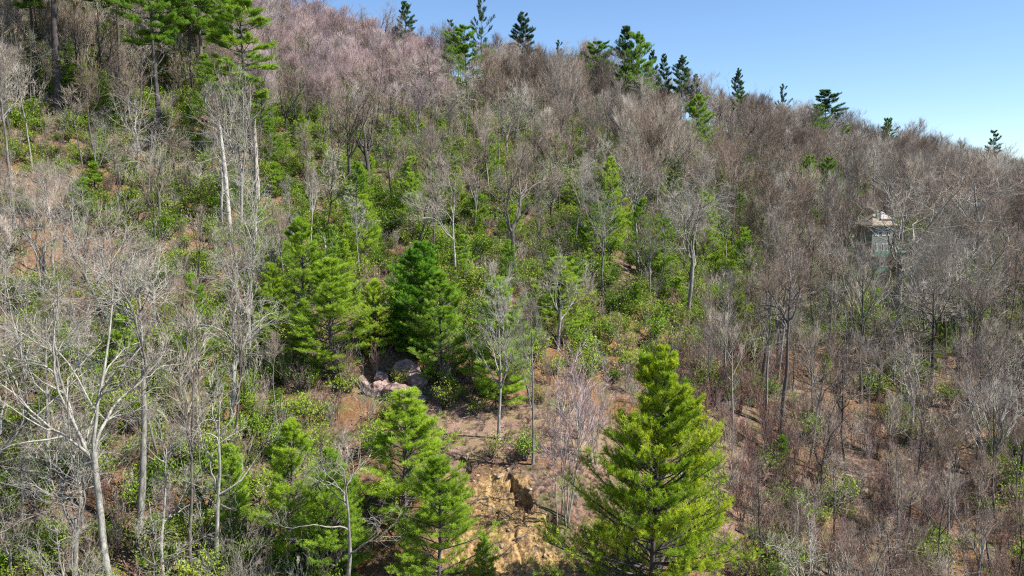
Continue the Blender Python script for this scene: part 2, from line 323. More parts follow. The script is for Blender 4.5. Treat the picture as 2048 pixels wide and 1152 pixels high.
def bare_tree(seed, H=16, r0=0.2, kind='round', dens=1.0, fine=0.009):
    """a leafless tree of height about H; returns (trunk mesh acc, twig acc)"""
    r = np.random.default_rng(seed); wood = Acc(); tw = Acc()
    n = 14
    cfg = dict(round=dict(fork=0.44, wig=0.06, nl=9, la=0.55, lw=0.16, lup=0.12, llen=0.38, bw=0.13, bup=0.11, tup=0.15, ta=0.38, k=(7, 6, 5)),
               oak=dict(fork=0.42, wig=0.09, nl=8, la=0.85, lw=0.30, lup=0.10, llen=0.50, bw=0.30, bup=0.06, tup=0.04, k=(7, 6, 5)),
               slim=dict(fork=0.34, wig=0.025, nl=22, la=0.75, lw=0.10, lup=0.13, llen=0.24, bw=0.12, bup=0.10, tup=0.12, k=(5, 5, 4)),
               open=dict(fork=0.30, wig=0.03, nl=20, la=0.80, lw=0.13, lup=0.14, llen=0.30, bw=0.16, bup=0.10, tup=0.10, k=(5, 4, 3)),
               fork=dict(th=0.40, lr=0.68, lmax=1.0, fork=0.72, wig=0.05, nl=5, la=0.42, lw=0.17, lup=0.12, llen=0.66, bw=0.27, bup=0.07, tup=0.06, k=(9, 5, 4)),
               thin=dict(fork=0.50, wig=0.05, nl=9, la=0.55, lw=0.18, lup=0.14, llen=0.28, bw=0.2, bup=0.10, tup=0.10, k=(5, 4, 4)),
               pole=dict(fork=0.56, wig=0.05, nl=9, la=0.6, lw=0.16, lup=0.12, llen=0.28, bw=0.18, bup=0.10, tup=0.10, k=(6, 6, 5)),
               vase=dict(fork=0.30, wig=0.05, nl=10, la=0.42, lw=0.10, lup=0.11, llen=0.54, bw=0.09, bup=0.11, tup=0.15, ta=0.36, k=(7, 6, 5)))[kind]
    th = H * cfg['th'] if 'th' in cfg else H * (0.97 if kind in ('slim', 'open') else 0.80)
    P = path(np.zeros((1, 3)), np.array([[r.normal(0, .03), r.normal(0, .03), 1]]), np.array([th]), n, min(cfg['wig'], 0.055), 0.2, r)
    tr = taper(np.array([r0]), np.array([r0 * (0.8 if 'th' in cfg else 0.12 if kind in ('slim', 'open') else 0.22)]), n); tr[:, 0] *= 1.35
    wood.tubes(P, tr, 8)
    L = np.array([th])
    st, d, rr, tt, _ = children(P, tr, L, cfg['nl'], cfg['fork'], 0.98, cfg['la'], r)
    ll = H * cfg['llen'] * (1.12 - 0.75 * (tt - cfg['fork']) / (1 - cfg['fork'])) * r.uniform(0.7, 1.15, len(tt))
    if kind == 'slim': ll = H * cfg['llen'] * (1.1 - 0.8 * (tt - 0.34) / 0.66) * r.uniform(0.5, 1.1, len(tt))
    if 'th' in cfg: ll = H * cfg['llen'] * r.uniform(0.6, 1.0, len(tt))
    lr = rr * cfg['lr'] * r.uniform(.7, 1.05, len(tt)) if 'lr' in cfg else np.minimum(rr * 0.72, 0.012 + ll * 0.020)
    P1 = path(st, d, ll, 12, cfg['lw'], cfg['lup'], r); r1 = taper(lr, lr * 0.16, 12)
    wood.tubes(P1, r1, 5)
    k1, k2, k3 = cfg['k']
    k1 = max(3, int(k1 * dens)); k3 = max(3, int(round(k3 * dens)))
    st, d, rr, tt, pl = children(P1, r1, ll, k1, 0.18, 1.0, 0.62, r)
    l2 = pl * (0.62 - 0.38 * tt) * r.uniform(0.6, 1.2, len(tt)) + 0.25
    q2 = np.minimum(rr * 0.7, 0.010 + l2 * 0.012)
    P2 = path(st, d, l2, 6, cfg['bw'], cfg['bup'], r); r2 = taper(q2, np.maximum(q2 * 0.3, fine * 0.8), 6)
    wood.tubes(P2, r2, 4)
    st, d, rr, tt, pl = children(P2, r2, l2, k2, 0.12, 1.0, cfg.get('ta', 0.58), r)
    l3 = pl * ((0.72 if 'ta' in cfg else 0.60) - 0.30 * tt) * r.uniform(0.6, 1.3, len(tt)) + 0.22
    q3 = np.minimum(rr * 0.8, 0.012)
    P3 = path(st, d, l3, 4, cfg['bw'], cfg['tup'], r); r3 = taper(q3, np.full(len(q3), fine * 0.6), 4)
    tw.tubes(P3, r3, 3)
    st, d, rr, tt, pl = children(P3, r3, l3, k3, 0.1, 1.0, cfg.get('ta', 0.55), r)
    l4 = (pl * (0.65 if 'ta' in cfg else 0.5) + 0.22) * r.uniform(0.5, 1.3, len(tt))
    P4 = path(st, d, l4, 3, cfg['bw'] * 0.8, cfg['tup'], r); r4 = taper(np.full(len(l4), fine), np.full(len(l4), fine * 0.35), 3)
    tw.tubes(P4, r4, 3)
    return wood, tw

def blades(centre, d, nb, length, width, spread, r, clump):
    """tufts of needle blades: centre/d (T,3) -> triangles"""
    T = len(centre)
    dd = norm(d[:, None] + r.normal(0, spread, (T, nb, 3)))
    L = length * r.uniform(0.6, 1.25, (T, nb, 1))
    sd = norm(np.cross(dd, r.normal(0, 1, (T, nb, 3)))) * width * r.uniform(0.7, 1.3, (T, nb, 1)) * 0.5
    c = centre[:, None] + r.normal(0, length * 0.22, (T, nb, 3))
    V = np.stack([c - sd, c + sd, c + dd * L], 2).reshape(-1, 3)
    F = np.arange(T * nb * 3).reshape(-1, 3)
    return V, F, np.repeat(clump, nb * 3)
def conifer(seed, H=14, rad=3.2, r0=0.2, bare=0.06, whorl=0.42, per=6, nb=12, nl=0.20, nw=0.030, up=0.28, style='young', sub=10, shape=0.8, gap=0.0):
    r = np.random.default_rng(seed); wood = Acc(); fo = Acc(); n = 16
    P = path(np.zeros((1, 3)), np.array([[0, 0, 1.0]]), np.array([H]), n, 0.012, 0.08, r)
    tr = taper(np.array([r0]), np.array([0.015]), n); tr[:, 0] *= 1.3
    wood.tubes(P, tr, 8)
    z0 = bare; K = max(3, int(H * (1 - bare) / whorl))
    t = np.repeat(np.linspace(bare, 0.985, K), per) + r.normal(0, 0.13 * whorl / H, K * per); t = np.clip(t, bare * 0.9, 0.99)
    keep = r.uniform(0, 1, len(t)) > gap; t = t[keep]
    x = t * (n - 1); i = np.minimum(x.astype(int), n - 2); fr = (x - i)[:, None]
    st = P[0, i] * (1 - fr) + P[0, i + 1] * fr
    az = r.uniform(0, 2 * np.pi, len(t))
    s = (t - bare) / (1 - bare)
    # uneven side: branches longer in some directions and at some heights
    un = 1 + 0.16 * np.sin(az * 2 + r.uniform(0, 6)) + 0.2 * np.sin(s * 11 + az * 3 + r.uniform(0, 6))
    prof = (1 - s) ** shape * (0.55 + 0.45 * smooth(0, 0.22, s)) if style != 'flat' else (0.35 + 0.65 * np.sin(np.pi * np.clip(s * 0.85 + 0.12, 0, 1)))
    bl = rad * prof * un * r.uniform(0.62, 1.15, len(t)) + 0.16
    el = (up + 0.55 * s + r.normal(0, 0.10, len(t))) if style != 'flat' else (0.10 + 0.35 * s + r.normal(0, 0.12, len(t)))
    d = np.stack([np.cos(az) * np.cos(el), np.sin(az) * np.cos(el), np.sin(el)], 1)
    P1 = path(st, d, bl, 6, 0.05, 0.035 if style != 'flat' else 0.02, r); br = np.minimum(0.01 + bl * 0.013, r0 * 0.5); r1 = taper(br, br * 0.25, 6)
    wood.tubes(P1, r1, 4)
    # side twigs, mostly in the branch's plane
    B = len(bl); ns = sub
    tt = r.uniform(0.22, 1.0, (B, ns)) ** 0.65; x = tt * 5; i = np.minimum(x.astype(int), 4); fr = (x - i)[..., None]; b_ = np.arange(B)[:, None]
    s2 = P1[b_, i] * (1 - fr) + P1[b_, i + 1] * fr
    T = norm(P1[b_, i + 1] - P1[b_, i]); side = norm(np.cross(T, np.array([0, 0, 1.0])))
    sg = np.where(r.uniform(0, 1, (B, ns, 1)) > 0.5, 1, -1)
    d2 = norm(T * 0.75 + side * sg * 0.7 + np.array([0, 0, 0.22]) + r.normal(0, 0.16, (B, ns, 3)))
    l2 = bl[:, None] * (0.42 - 0.22 * tt) * r.uniform(0.5, 1.1, (B, ns)) + 0.12
    s2 = s2.reshape(-1, 3); d2 = d2.reshape(-1, 3); l2 = l2.ravel()
    P2 = path(s2, d2, l2, 3, 0.08, 0.07, r); wood.tubes(P2, taper(np.full(len(l2), 0.012), np.full(len(l2), 0.006), 3), 3)
    # tufts along the twigs
    nt_ = 3
    f = np.array([0.45, 0.75, 1.0])
    pos = np.where(f[None, :, None] < 0.5, P2[:, :1] * (1 - 2 * f[None, :, None]) + P2[:, 1:2] * 2 * f[None, :, None], P2[:, 1:2] * (2 - 2 * f[None, :, None]) + P2[:, 2:3] * (2 * f[None, :, None] - 1))
    dirs = np.repeat(norm(P2[:, 2] - P2[:, 0])[:, None], nt_, 1) + np.array([0, 0, 0.45])
    cl = np.repeat(np.clip(r.normal(0.45, 0.18, len(bl)), 0, 1), ns * nt_) + r.normal(0, 0.12, len(l2) * nt_)
    cl = cl + np.tile(np.where(f > 0.9, 0.18, -0.03), len(l2))
    V, F, c = blades(pos.reshape(-1, 3), norm(dirs).reshape(-1, 3), nb, nl, nw, 0.6, r, np.clip(cl, 0, 1))
    pk = np.clip(bl / (0.34 * rad), 0.16, 1.0)
    kt = r.uniform(0, 1, len(bl) * ns * nt_) < np.repeat(pk, ns * nt_)
    kk = np.repeat(kt, nb); V = V.reshape(-1, 3, 3)[kk].reshape(-1, 3); c = c.reshape(-1, 3)[kk].ravel(); F = np.arange(len(V)).reshape(-1, 3)
    fo.add(V, F, 0, c)
    V, F, c = blades(P[0, -1:] - np.array([0, 0, 0.25]) * np.arange(4)[:, None], np.tile([[0, 0, 1.0]], (4, 1)), 14, nl * 1.3, nw, 0.35, r, np.full(4, 0.7))
    fo.add(V, F, 0, c)
    return wood, fo
def shrub(seed, rad=1.2, h=1.3, nleaf=900, ll=0.13, lw=0.05, stems=9):
    r = np.random.default_rng(seed); wood = Acc(); fo = Acc()
    a = r.uniform(0, 6.28, stems); q = r.uniform(0.2, 0.9, stems)
    d = np.stack([np.cos(a) * q, np.sin(a) * q, np.full(stems, 1.0)], 1)
    L = h * r.uniform(0.7, 1.05, stems) * np.sqrt(1 + q * q) * 0.9
    P = path(np.zeros((stems, 3)), d, L, 5, 0.15, 0.04, r); rr = taper(np.full(stems, 0.03), np.full(stems, 0.01), 5)
    wood.tubes(P, rr, 4)
    st, d, r2, tt, pl = children(P, rr, L, 7, 0.3, 1.0, 0.8, r); l2 = pl * 0.35 * r.uniform(0.5, 1.2, len(tt))
    P2 = path(st, d, l2, 3, 0.2, 0.05, r); wood.tubes(P2, taper(np.full(len(l2), 0.01), np.full(len(l2), 0.006), 3), 3)
    per = max(2, nleaf // len(l2)); c0 = np.repeat(P2[:, 2], per, 0)
    c = c0 + r.normal(0, 0.11 * rad, c0.shape); c[:, 2] = np.maximum(c[:, 2], 0.03)
    dd = norm(r.normal(0, 1, c.shape) + np.array([0, 0, 0.15])); sd = norm(np.cross(dd, r.normal(0, 0.5, c.shape) + np.array([0, 0, 1.0])))
    k = r.uniform(0.7, 1.3, (len(c), 1))
    V = np.stack([c, c + dd * ll * 0.5 * k + sd * lw * 0.5 * k, c + dd * ll * k, c + dd * ll * 0.5 * k - sd * lw * 0.5 * k], 1).reshape(-1, 3)
    o = np.arange(len(c))[:, None] * 4
    F = np.concatenate([o + np.array([0, 1, 2]), o + np.array([0, 2, 3])])
    cl = np.repeat(np.clip(np.repeat(r.uniform(0, 0.8, len(l2)), per) + r.normal(0, 0.12, len(c)), 0, 1), 4)
    fo.add(V, F, 0, cl)
    return wood, fo
def brush(seed, h=2.2, stems=14, spread=0.35, fine=0.009, k=(6, 5)):
    """a clump of thin leafless stems"""
    r = np.random.default_rng(seed); wood = Acc(); tw = Acc()
    a = r.uniform(0, 6.28, stems); q = np.abs(r.normal(0, spread, stems))
    d = np.stack([np.cos(a) * q, np.sin(a) * q, np.ones(stems)], 1); L = h * r.uniform(0.6, 1.08, stems)
    st = np.stack([np.cos(a), np.sin(a), np.zeros(stems)], 1) * r.uniform(0, 0.35, (stems, 1))
    P = path(st, d, L, 7, 0.06, 0.05, r); rr = taper(0.008 + L * 0.0045, np.full(stems, fine * 0.6), 7); wood.tubes(P, rr, 4)
    st, d, r2, tt, pl = children(P, rr, L, k[0], 0.25, 1.0, 0.5, r); l2 = pl * (0.45 - 0.25 * tt) * r.uniform(0.5, 1.2, len(tt))
    P2 = path(st, d, l2, 4, 0.10, 0.10, r); q2 = taper(np.full(len(l2), fine), np.full(len(l2), fine * 0.5), 4); tw.tubes(P2, q2, 3)
    st, d, r2, tt, pl = children(P2, q2, l2, k[1], 0.15, 1.0, 0.5, r); l3 = (pl * 0.4 + 0.08) * r.uniform(0.5, 1.2, len(tt))
    P3 = path(st, d, l3, 3, 0.10, 0.10, r); tw.tubes(P3, taper(np.full(len(l3), fine * 0.85), np.full(len(l3), fine * 0.35), 3), 3)
    return wood, tw

# ---------------------------------------------------------------- object helpers
def tag(o, label=None, cat=None, group=None, kind=None):
    if label: o['label'] = label
    if cat: o['category'] = cat
    if group: o['group'] = group
    if kind: o['kind'] = kind
    return o
def obj(name, me, parent=None):
    o = bpy.data.objects.new(name, me); COL.objects.link(o)
    if parent: o.parent = parent
    return o
def place(tpl, name, loc, rz, scale, label, cat, group=None, lean=(0, 0)):
    """a thing with its parts; meshes are shared between copies"""
    e = bpy.data.objects.new(name, None); COL.objects.link(e)
    e.empty_display_size = 0.3
    e.location = loc; e.rotation_euler = (lean[0], lean[1], rz); e.scale = scale if hasattr(scale, '__len__') else (scale,) * 3
    for pn, me in tpl['parts']: obj(pn, me, e)
    return tag(e, label, cat, group)
def template(wood, crown, H, wm, cm, parts=('trunk', 'crown'), smooth_=True):
    T = dict(H=H, parts=[(parts[0], wood.mesh('%s_mesh' % parts[0], [wm], smooth_)), (parts[1], crown.mesh('%s_mesh' % parts[1], [cm]))])
    return T
def one_mesh(T, name):
    """trunk and crown of a template as one mesh, for the far mass"""
    vs, fs, ms, cs, mats, n = [], [], [], [], [], 0
    for k, (_, me) in enumerate(T['parts']):
        v = np.empty(len(me.vertices) * 3, np.float32); me.vertices.foreach_get('co', v)
        f = np.empty(len(me.loops), np.int32); me.loops.foreach_get('vertex_index', f)
        c = np.empty(len(me.vertices), np.float32); me.attributes['clump'].data.foreach_get('value', c)
        vs.append(v.reshape(-1, 3)); fs.append(f.reshape(-1, 3) + n); n += len(me.vertices); ms.append(np.full(len(f) // 3, k)); cs.append(c); mats.append(me.materials[0])
    me = make_mesh(name, np.concatenate(vs), np.concatenate(fs), mats, np.concatenate(ms), False, {'clump': np.concatenate(cs)})
    return me
def scatter(name, meshes, pts, rotz, scale, idx, label, cat, tilt=None):
    """one stuff object: template meshes instanced on points with geometry nodes"""
    coll = bpy.data.collections.new(name + '_source')
    for i, me in enumerate(meshes):
        coll.objects.link(bpy.data.objects.new('%s_source_%03d' % (name, i), me))
    me = bpy.data.meshes.new(name); me.vertices.add(len(pts)); me.vertices.foreach_set('co', np.asarray(pts, np.float32).ravel()); me.update()
    rot = np.zeros((len(pts), 3), np.float32); rot[:, 2] = rotz
    if tilt is not None: rot[:, :2] = tilt
    a = me.attributes.new('rot', 'FLOAT_VECTOR', 'POINT'); a.data.foreach_set('vector', rot.ravel())
    a = me.attributes.new('size', 'FLOAT', 'POINT'); a.data.foreach_set('value', np.asarray(scale, np.float32))
    a = me.attributes.new('which', 'INT', 'POINT'); a.data.foreach_set('value', np.asarray(idx, np.int32))
    o = obj(name, me)
    g = bpy.data.node_groups.new(name + '_nodes', 'GeometryNodeTree')
    g.interface.new_socket('Geometry', in_out='INPUT', socket_type='NodeSocketGeometry'); g.interface.new_socket('Geometry', in_out='OUTPUT', socket_type='NodeSocketGeometry')
    N = g.nodes; i_ = N.new('NodeGroupInput'); o_ = N.new('NodeGroupOutput'); ip = N.new('GeometryNodeInstanceOnPoints')
    ci = N.new('GeometryNodeCollectionInfo'); ci.inputs['Collection'].default_value = coll; ci.inputs['Separate Children'].default_value = True; ci.inputs['Reset Children'].default_value = True
    def na(nm, ty):
        x = N.new('GeometryNodeInputNamedAttribute'); x.data_type = ty; x.inputs['Name'].default_value = nm; return x.outputs[0]
    L = g.links.new
    L(i_.outputs[0], ip.inputs['Points']); L(ci.outputs[0], ip.inputs['Instance']); ip.inputs['Pick Instance'].default_value = True
    L(na('which', 'INT'), ip.inputs['Instance Index']); L(na('rot', 'FLOAT_VECTOR'), ip.inputs['Rotation']); L(na('size', 'FLOAT'), ip.inputs['Scale'])
    L(ip.outputs[0], o_.inputs[0])
    md = o.modifiers.new('scatter', 'NODES'); md.node_group = g
    return tag(o, label, cat, kind='stuff')

# ---------------------------------------------------------------- the hillside
ang = np.concatenate([np.linspace(R(-58), R(-9), 200, endpoint=False), np.linspace(R(-9), R(8), 260, endpoint=False), np.linspace(R(8), R(58), 210)])
rad_ = np.concatenate([np.linspace(0.2, 54, 50, endpoint=False), np.linspace(54, 74, 230, endpoint=False), np.geomspace(74, 640, 420)])
na_, nr_ = len(ang), len(rad_)
A_, R_ = np.meshgrid(ang, rad_)
X, Y = R_ * np.sin(A_), R_ * np.cos(A_) - 30 * (1 - smooth(0, 40, R_))
Z = ground_z(X, Y); bank, bench = masks(X, Y, True)
ii, jj = np.meshgrid(np.arange(nr_ - 1), np.arange(na_ - 1), indexing='ij'); k = (ii * na_ + jj).ravel()
F = np.concatenate([np.stack([k, k + 1, k + na_ + 1], 1), np.stack([k, k + na_ + 1, k + na_], 1)])
me = make_mesh('hillside', np.stack([X.ravel(), Y.ravel(), Z.ravel()], 1), F, [M['ground']], None, True, {'bank': bank.ravel(), 'bench': bench.ravel()})
tag(obj('hillside', me), 'steep hillside covered in brown leaf litter', None, None, 'structure')
# the valley floor and country round about, down to the horizon
bm_v = np.array([[-6000, -6000, -110], [6000, -6000, -110], [6000, 6000, -110], [-6000, 6000, -110]], float)
tag(obj('valley_ground', make_mesh('valley_ground', bm_v, np.array([[0, 1, 2], [0, 2, 3]]), [M['ground']], None, False, {'bank': np.zeros(4), 'bench': np.zeros(4)})), 'low ground beyond the ridge', None, None, 'structure')
exec_marker = 0

# ---------------------------------------------------------------- templates
def bt(seed, H, r0, kind, wm, cm, dens=1.0, fine=0.009):
    a, c = bare_tree(seed, H, r0, kind, dens, fine); return template(a, c, H, M[wm], M[cm])
BT = dict(
    round=[bt(100 + i, 15, 0.17, 'round', 'bark', 'twig', 0.6 + 0.1 * i, 0.011) for i in range(5)],
    vase=[bt(120 + i, 14, 0.15, 'vase', 'bark', 'twig', 1.0, 0.010) for i in range(3)],
    oak=[bt(140 + i, 16, 0.22, 'oak', 'bark', 'twig', 0.8, 0.010) for i in range(5)],
    oak_pale=[bt(160 + i, 16, 0.22, 'oak', 'bark_pale', 'twig_pale', 0.85, 0.009) for i in range(4)],
    oak_dark=[bt(170 + i, 16, 0.26, 'oak', 'bark_dark', 'twig', 0.9, 0.009) for i in range(3)],
    slim=[bt(180 + i, 14, 0.11, 'slim', 'bark_pale', 'twig_pale', 0.75, 0.008) for i in range(2)] + [bt(185 + i, 14, 0.12, 'open', 'bark', 'twig', 1.0, 0.009) for i in range(3)],
    open=[bt(190 + i, 15, 0.15, 'open', 'bark_pale', 'twig_pale', 1.0, 0.009) for i in range(2)],
    pole=[bt(200 + i, 16, 0.15, 'pole', 'bark', 'twig', 0.75, 0.009) for i in range(5)],
    near_pale=[bt(240 + i, 15, 0.19, 'oak', 'bark_pale', 'twig_pale', 0.62, 0.007) for i in range(5)],
    near_round=[bt(250 + i, 14, 0.14, 'round', 'bark', 'twig', 0.75, 0.007) for i in range(3)],
    fork=[bt(260 + i, 16, 0.24, 'fork', 'bark', 'twig', 1.0, 0.009) for i in range(5)],
    fork_dark=[bt(266 + i, 16, 0.24, 'fork', 'bark_dark', 'twig', 0.8, 0.008) for i in range(3)],
    fork_pale=[bt(270 + i, 16, 0.20, 'fork', 'bark_pale', 'twig_pale', 0.9, 0.008) for i in range(5)],
    thin=[bt(280 + i, 17, 0.14, 'thin', 'bark_dark' if i % 2 else 'bark', 'twig', 0.9, 0.009) for i in range(6)],
    pink=[bt(220 + i, 13, 0.11, 'vase', 'bark_pale', 'twig_pink', 1.0, 0.010) for i in range(3)],
)
def ct(seed, cm, wm='bark_pine', **kw):
    a, c = conifer(seed, **kw); return template(a, c, kw['H'], M[wm], M[cm], ('trunk', 'foliage'))
CT = dict(
    hero=[ct(300, 'needle_gold', H=18, rad=6.5, r0=0.24, bare=0.04, whorl=0.6, per=9, nb=17, nl=0.22, nw=0.028, sub=30, shape=0.78, up=0.18, gap=0.04)],
    young=[ct(310 + i, 'needle', H=12, rad=3.7, r0=0.14, bare=0.02, whorl=0.46, per=8, nb=18, nl=0.21, nw=0.023, sub=16, shape=0.66, gap=0.2) for i in range(4)],
    light=[ct(315 + i, 'needle_light', H=12, rad=3.7, r0=0.14, bare=0.02, whorl=0.46, per=7, nb=16, nl=0.22, nw=0.022, sub=14, shape=0.62, gap=0.22) for i in range(4)],
    deep=[ct(320 + i, 'needle_deep', H=13, rad=4.0, r0=0.17, bare=0.02, whorl=0.48, per=9, nb=15, nl=0.20, nw=0.032, sub=18, shape=0.52) for i in range(2)],
    loose=[ct(330 + i, 'needle', H=14, rad=3.4, r0=0.14, bare=0.15, whorl=0.62, per=5, nb=14, nl=0.22, nw=0.030, sub=14, shape=0.5, gap=0.22) for i in range(4)],
    cone=[ct(340, 'needle_blue', H=18, rad=4.4, r0=0.24, bare=0.25, whorl=0.7, per=6, nb=15, nl=0.28, nw=0.045, sub=18, shape=0.7, gap=0.1, up=0.1)],
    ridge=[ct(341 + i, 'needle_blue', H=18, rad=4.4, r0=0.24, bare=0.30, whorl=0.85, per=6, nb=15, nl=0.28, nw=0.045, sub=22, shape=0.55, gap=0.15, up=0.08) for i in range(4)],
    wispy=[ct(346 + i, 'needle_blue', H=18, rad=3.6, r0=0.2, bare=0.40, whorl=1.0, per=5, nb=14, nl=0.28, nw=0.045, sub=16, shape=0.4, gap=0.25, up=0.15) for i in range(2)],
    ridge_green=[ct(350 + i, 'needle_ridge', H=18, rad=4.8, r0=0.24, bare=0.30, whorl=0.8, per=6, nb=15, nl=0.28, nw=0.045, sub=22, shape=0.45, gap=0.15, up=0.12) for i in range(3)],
    tall=[ct(360 + i, 'needle_ridge', H=30, rad=5.2, r0=0.42, bare=0.46, whorl=0.8, per=6, nb=17, nl=0.30, nw=0.045, sub=26, style='flat', gap=0.06) for i in range(3)],
    small=[ct(390 + i, 'needle', H=6, rad=2.1, r0=0.07, bare=0.02, whorl=0.34, per=6, nb=12, nl=0.20, nw=0.034, sub=9, shape=0.55, gap=0.1) for i in range(3)],
)
SH = [template(*shrub(400 + i), 1.3, M['bark_dark'], M['laurel'], ('stems', 'leaves')) for i in range(4)]
SHG = [template(*shrub(410 + i, 1.3, 1.6, 700), 1.6, M['bark_dark'], M['laurel_gold'], ('stems', 'leaves')) for i in range(2)]
BR = [template(*brush(420 + i, 2.6, 14, 0.35), 2.6, M['bark'], M['twig'], ('stems', 'twigs')) for i in range(3)]
BRR = [template(*brush(430 + i, 3.2, 16, 0.25), 3.2, M['bark'], M['twig_red'], ('stems', 'twigs')) for i in range(3)]
SAP = [template(*brush(440 + i, 7.0, 5, 0.10, 0.009, (12, 5)), 7.0, M['bark'], M['twig'], ('stems', 'twigs')) for i in range(4)]
SAPP = [template(*brush(450 + i, 6.5, 8, 0.12, 0.009, (12, 6)), 6.5, M['bark_pale'], M['twig_pink'], ('stems', 'twigs')) for i in range(3)]

taken = []      # base points of the trees placed by hand: (x, y, clear radius)
cnt = [0]
def hero(tpl, name, px, base, top, label, cat, group=None, d=None, rz=None, lean=(0, 0), wide=1.0, clear=1.5, zoff=-0.1):
    """a tree whose foot is seen at pixel (px, base) (or stands d metres ahead) and whose top reaches pixel row top"""
    if d is None: x, y, z = hit(px, base)
    else:
        p = at(px, 500, d); x, y = float(p[0]), float(p[1]); z = float(ground_z(x, y))
    ztop = float(at(px, top, y)[2]); H = max(2.0, ztop - z)
    T = tpl[cnt[0] % len(tpl)] if isinstance(tpl, list) else tpl
    cnt[0] += 1
    s = H / T['H']
    taken.append((x, y, clear))
    return place(T, name, (x, y, z + zoff), rng.uniform(0, 6.28) if rz is None else rz, (s * wide, s * wide, s), label, cat, group, lean)

# evergreens placed where the photograph has them
hero(CT['hero'], 'pine_tree', 1318, 0, 695, 'large bushy yellow-green pine in the foreground, right of the bare orange bank', 'pine', d=57, wide=0.88, clear=4)
hero(CT['deep'], 'pine_tree', 835, 735, 490, 'dense deep green pine directly above the pink rock outcrop, the taller one at the back', 'pine', d=92, wide=1.15, clear=3)
hero(CT['young'], 'pine_tree', 880, 742, 545, 'mid green cone-shaped pine touching the right front of the dense deep green pine', 'pine', d=87.5, wide=1.25, clear=3)
for px, b, tp, d, tl, lab, wd in [
    (600, 0, 440, 96, 'light', 'light green young pine with a pointed top, leftmost of the pines above the outcrop', 1.2),
    (655, 0, 520, 88, 'light', 'wide light green pine directly left of the rock outcrop', 1.5),
    (745, 0, 560, 90, 'light', 'full green pine standing right against the rock outcrop on its left side', 1.1),
    (725, 0, 392, 112, 'light', 'tall soft green pine rising behind the light green pines left of centre', 1.1),
    (915, 0, 335, 130, 'light', 'open feathery green pine among bare trunks above the dense deep green pine', 0.9),
    (1000, 805, 560, 0, 'young', 'green pine right behind the slim pale bare tree on the shelf', 1.35),
    (1115, 0, 515, 98, 'light', 'soft light green pine right of the slim bare tree, behind the shelf', 1.4),
    (1275, 0, 565, 108, 'young', 'small bushy green pine standing above the red brush behind the foreground pine', 1.0),
    (1222, 0, 318, 132, 'light', 'tall loose green pine showing behind bare branches in the middle of the slope', 1.0),
    (1312, 0, 430, 128, 'loose', 'thin sparse green pine right of the tall loose one in mid slope', 0.8),
    (1408, 0, 385, 135, 'light', 'bright green pine behind the crooked pale bare tree in mid slope', 1.0),
    (1480, 0, 545, 115, 'light', 'low green pine among dark trunks right of the bushy small pine', 1.0),
    (1070, 0, 560, 100, 'light', 'light green pine between the slim bare tree and the soft light green pine', 0.9),
    (1150, 0, 575, 103, 'light', 'light green pine at the right shoulder of the soft light green pine', 0.9),
    (1165, 0, 455, 122, 'light', 'slender light pine left of and lower than the tall loose pine in mid slope', 0.8),
    (1445, 0, 430, 140, 'light', 'light pine right of the bright one behind the crooked pale tree', 0.8),
    (1350, 0, 590, 110, 'young', 'green pine between the bushy small pine and the low one among dark trunks', 0.9),
    (690, 0, 480, 104, 'light', 'light green pine filling the gap in the middle of the left pine group', 1.1),
    (960, 0, 430, 125, 'light', 'small light pine right of the open feathery one above the dark pine pair', 0.8),
    (545, 0, 530, 93, 'light', 'low wispy light green pine at the left edge of the left pine group', 1.0),
    (1200, 0, 690, 98, 'young', 'low dark green pine hidden behind twigs below the soft light green pine', 1.0),
    (800, 0, 785, 66, 'light', 'bright green full pine in the foreground left of the bare orange bank', 1.55),
    (868, 0, 915, 60, 'light', 'bright green pine left of the orange bank, in front of the full pine', 1.35),
    (565, 0, 850, 64, 'light', 'yellowish green pine at the bottom left of centre, half covered by bare twigs', 1.15),
    (655, 0, 900, 61, 'young', 'green pine between the yellowish pine and the full pine at the bottom', 1.0),
    (965, 0, 1065, 61, 'young', 'small green pine sapling at the foot of the orange bank', 1.1),
    (1680, 0, 545, 135, 'loose', 'ragged green pine in the shade below the house', 1.0),
    (1950, 0, 560, 140, 'loose', 'ragged green pine near the right edge below the ridge', 1.0),
    ]:
    hero(CT[tl], 'pine_tree', px, b, tp, lab, 'pine', d=d or None, wide=wd, clear=2.4)
hero([SHG[0]], 'laurel_shrub', 885, 822, 765, 'yellow-green leafy shrub on the shelf right of the rock outcrop', 'shrub')
hero([SHG[1]], 'laurel_shrub', 945, 828, 800, 'small bright leafy shrub at the back edge of the shelf', 'shrub')
hero([SH[0]], 'laurel_shrub', 1052, 922, 862, 'dark green leafy shrub on the rim of the orange bank', 'shrub')
hero([SHG[0]], 'laurel_shrub', 982, 920, 890, 'small yellow-green shrub beside the boulder on the rim of the bank', 'shrub')
hero([SHG[1]], 'laurel_shrub', 792, 775, 735, 'sparse green shrub growing on the rock outcrop', 'shrub')
hero([SHG[0]], 'laurel_shrub', 1082, 812, 785, 'low green shrub at the right back of the shelf', 'shrub')
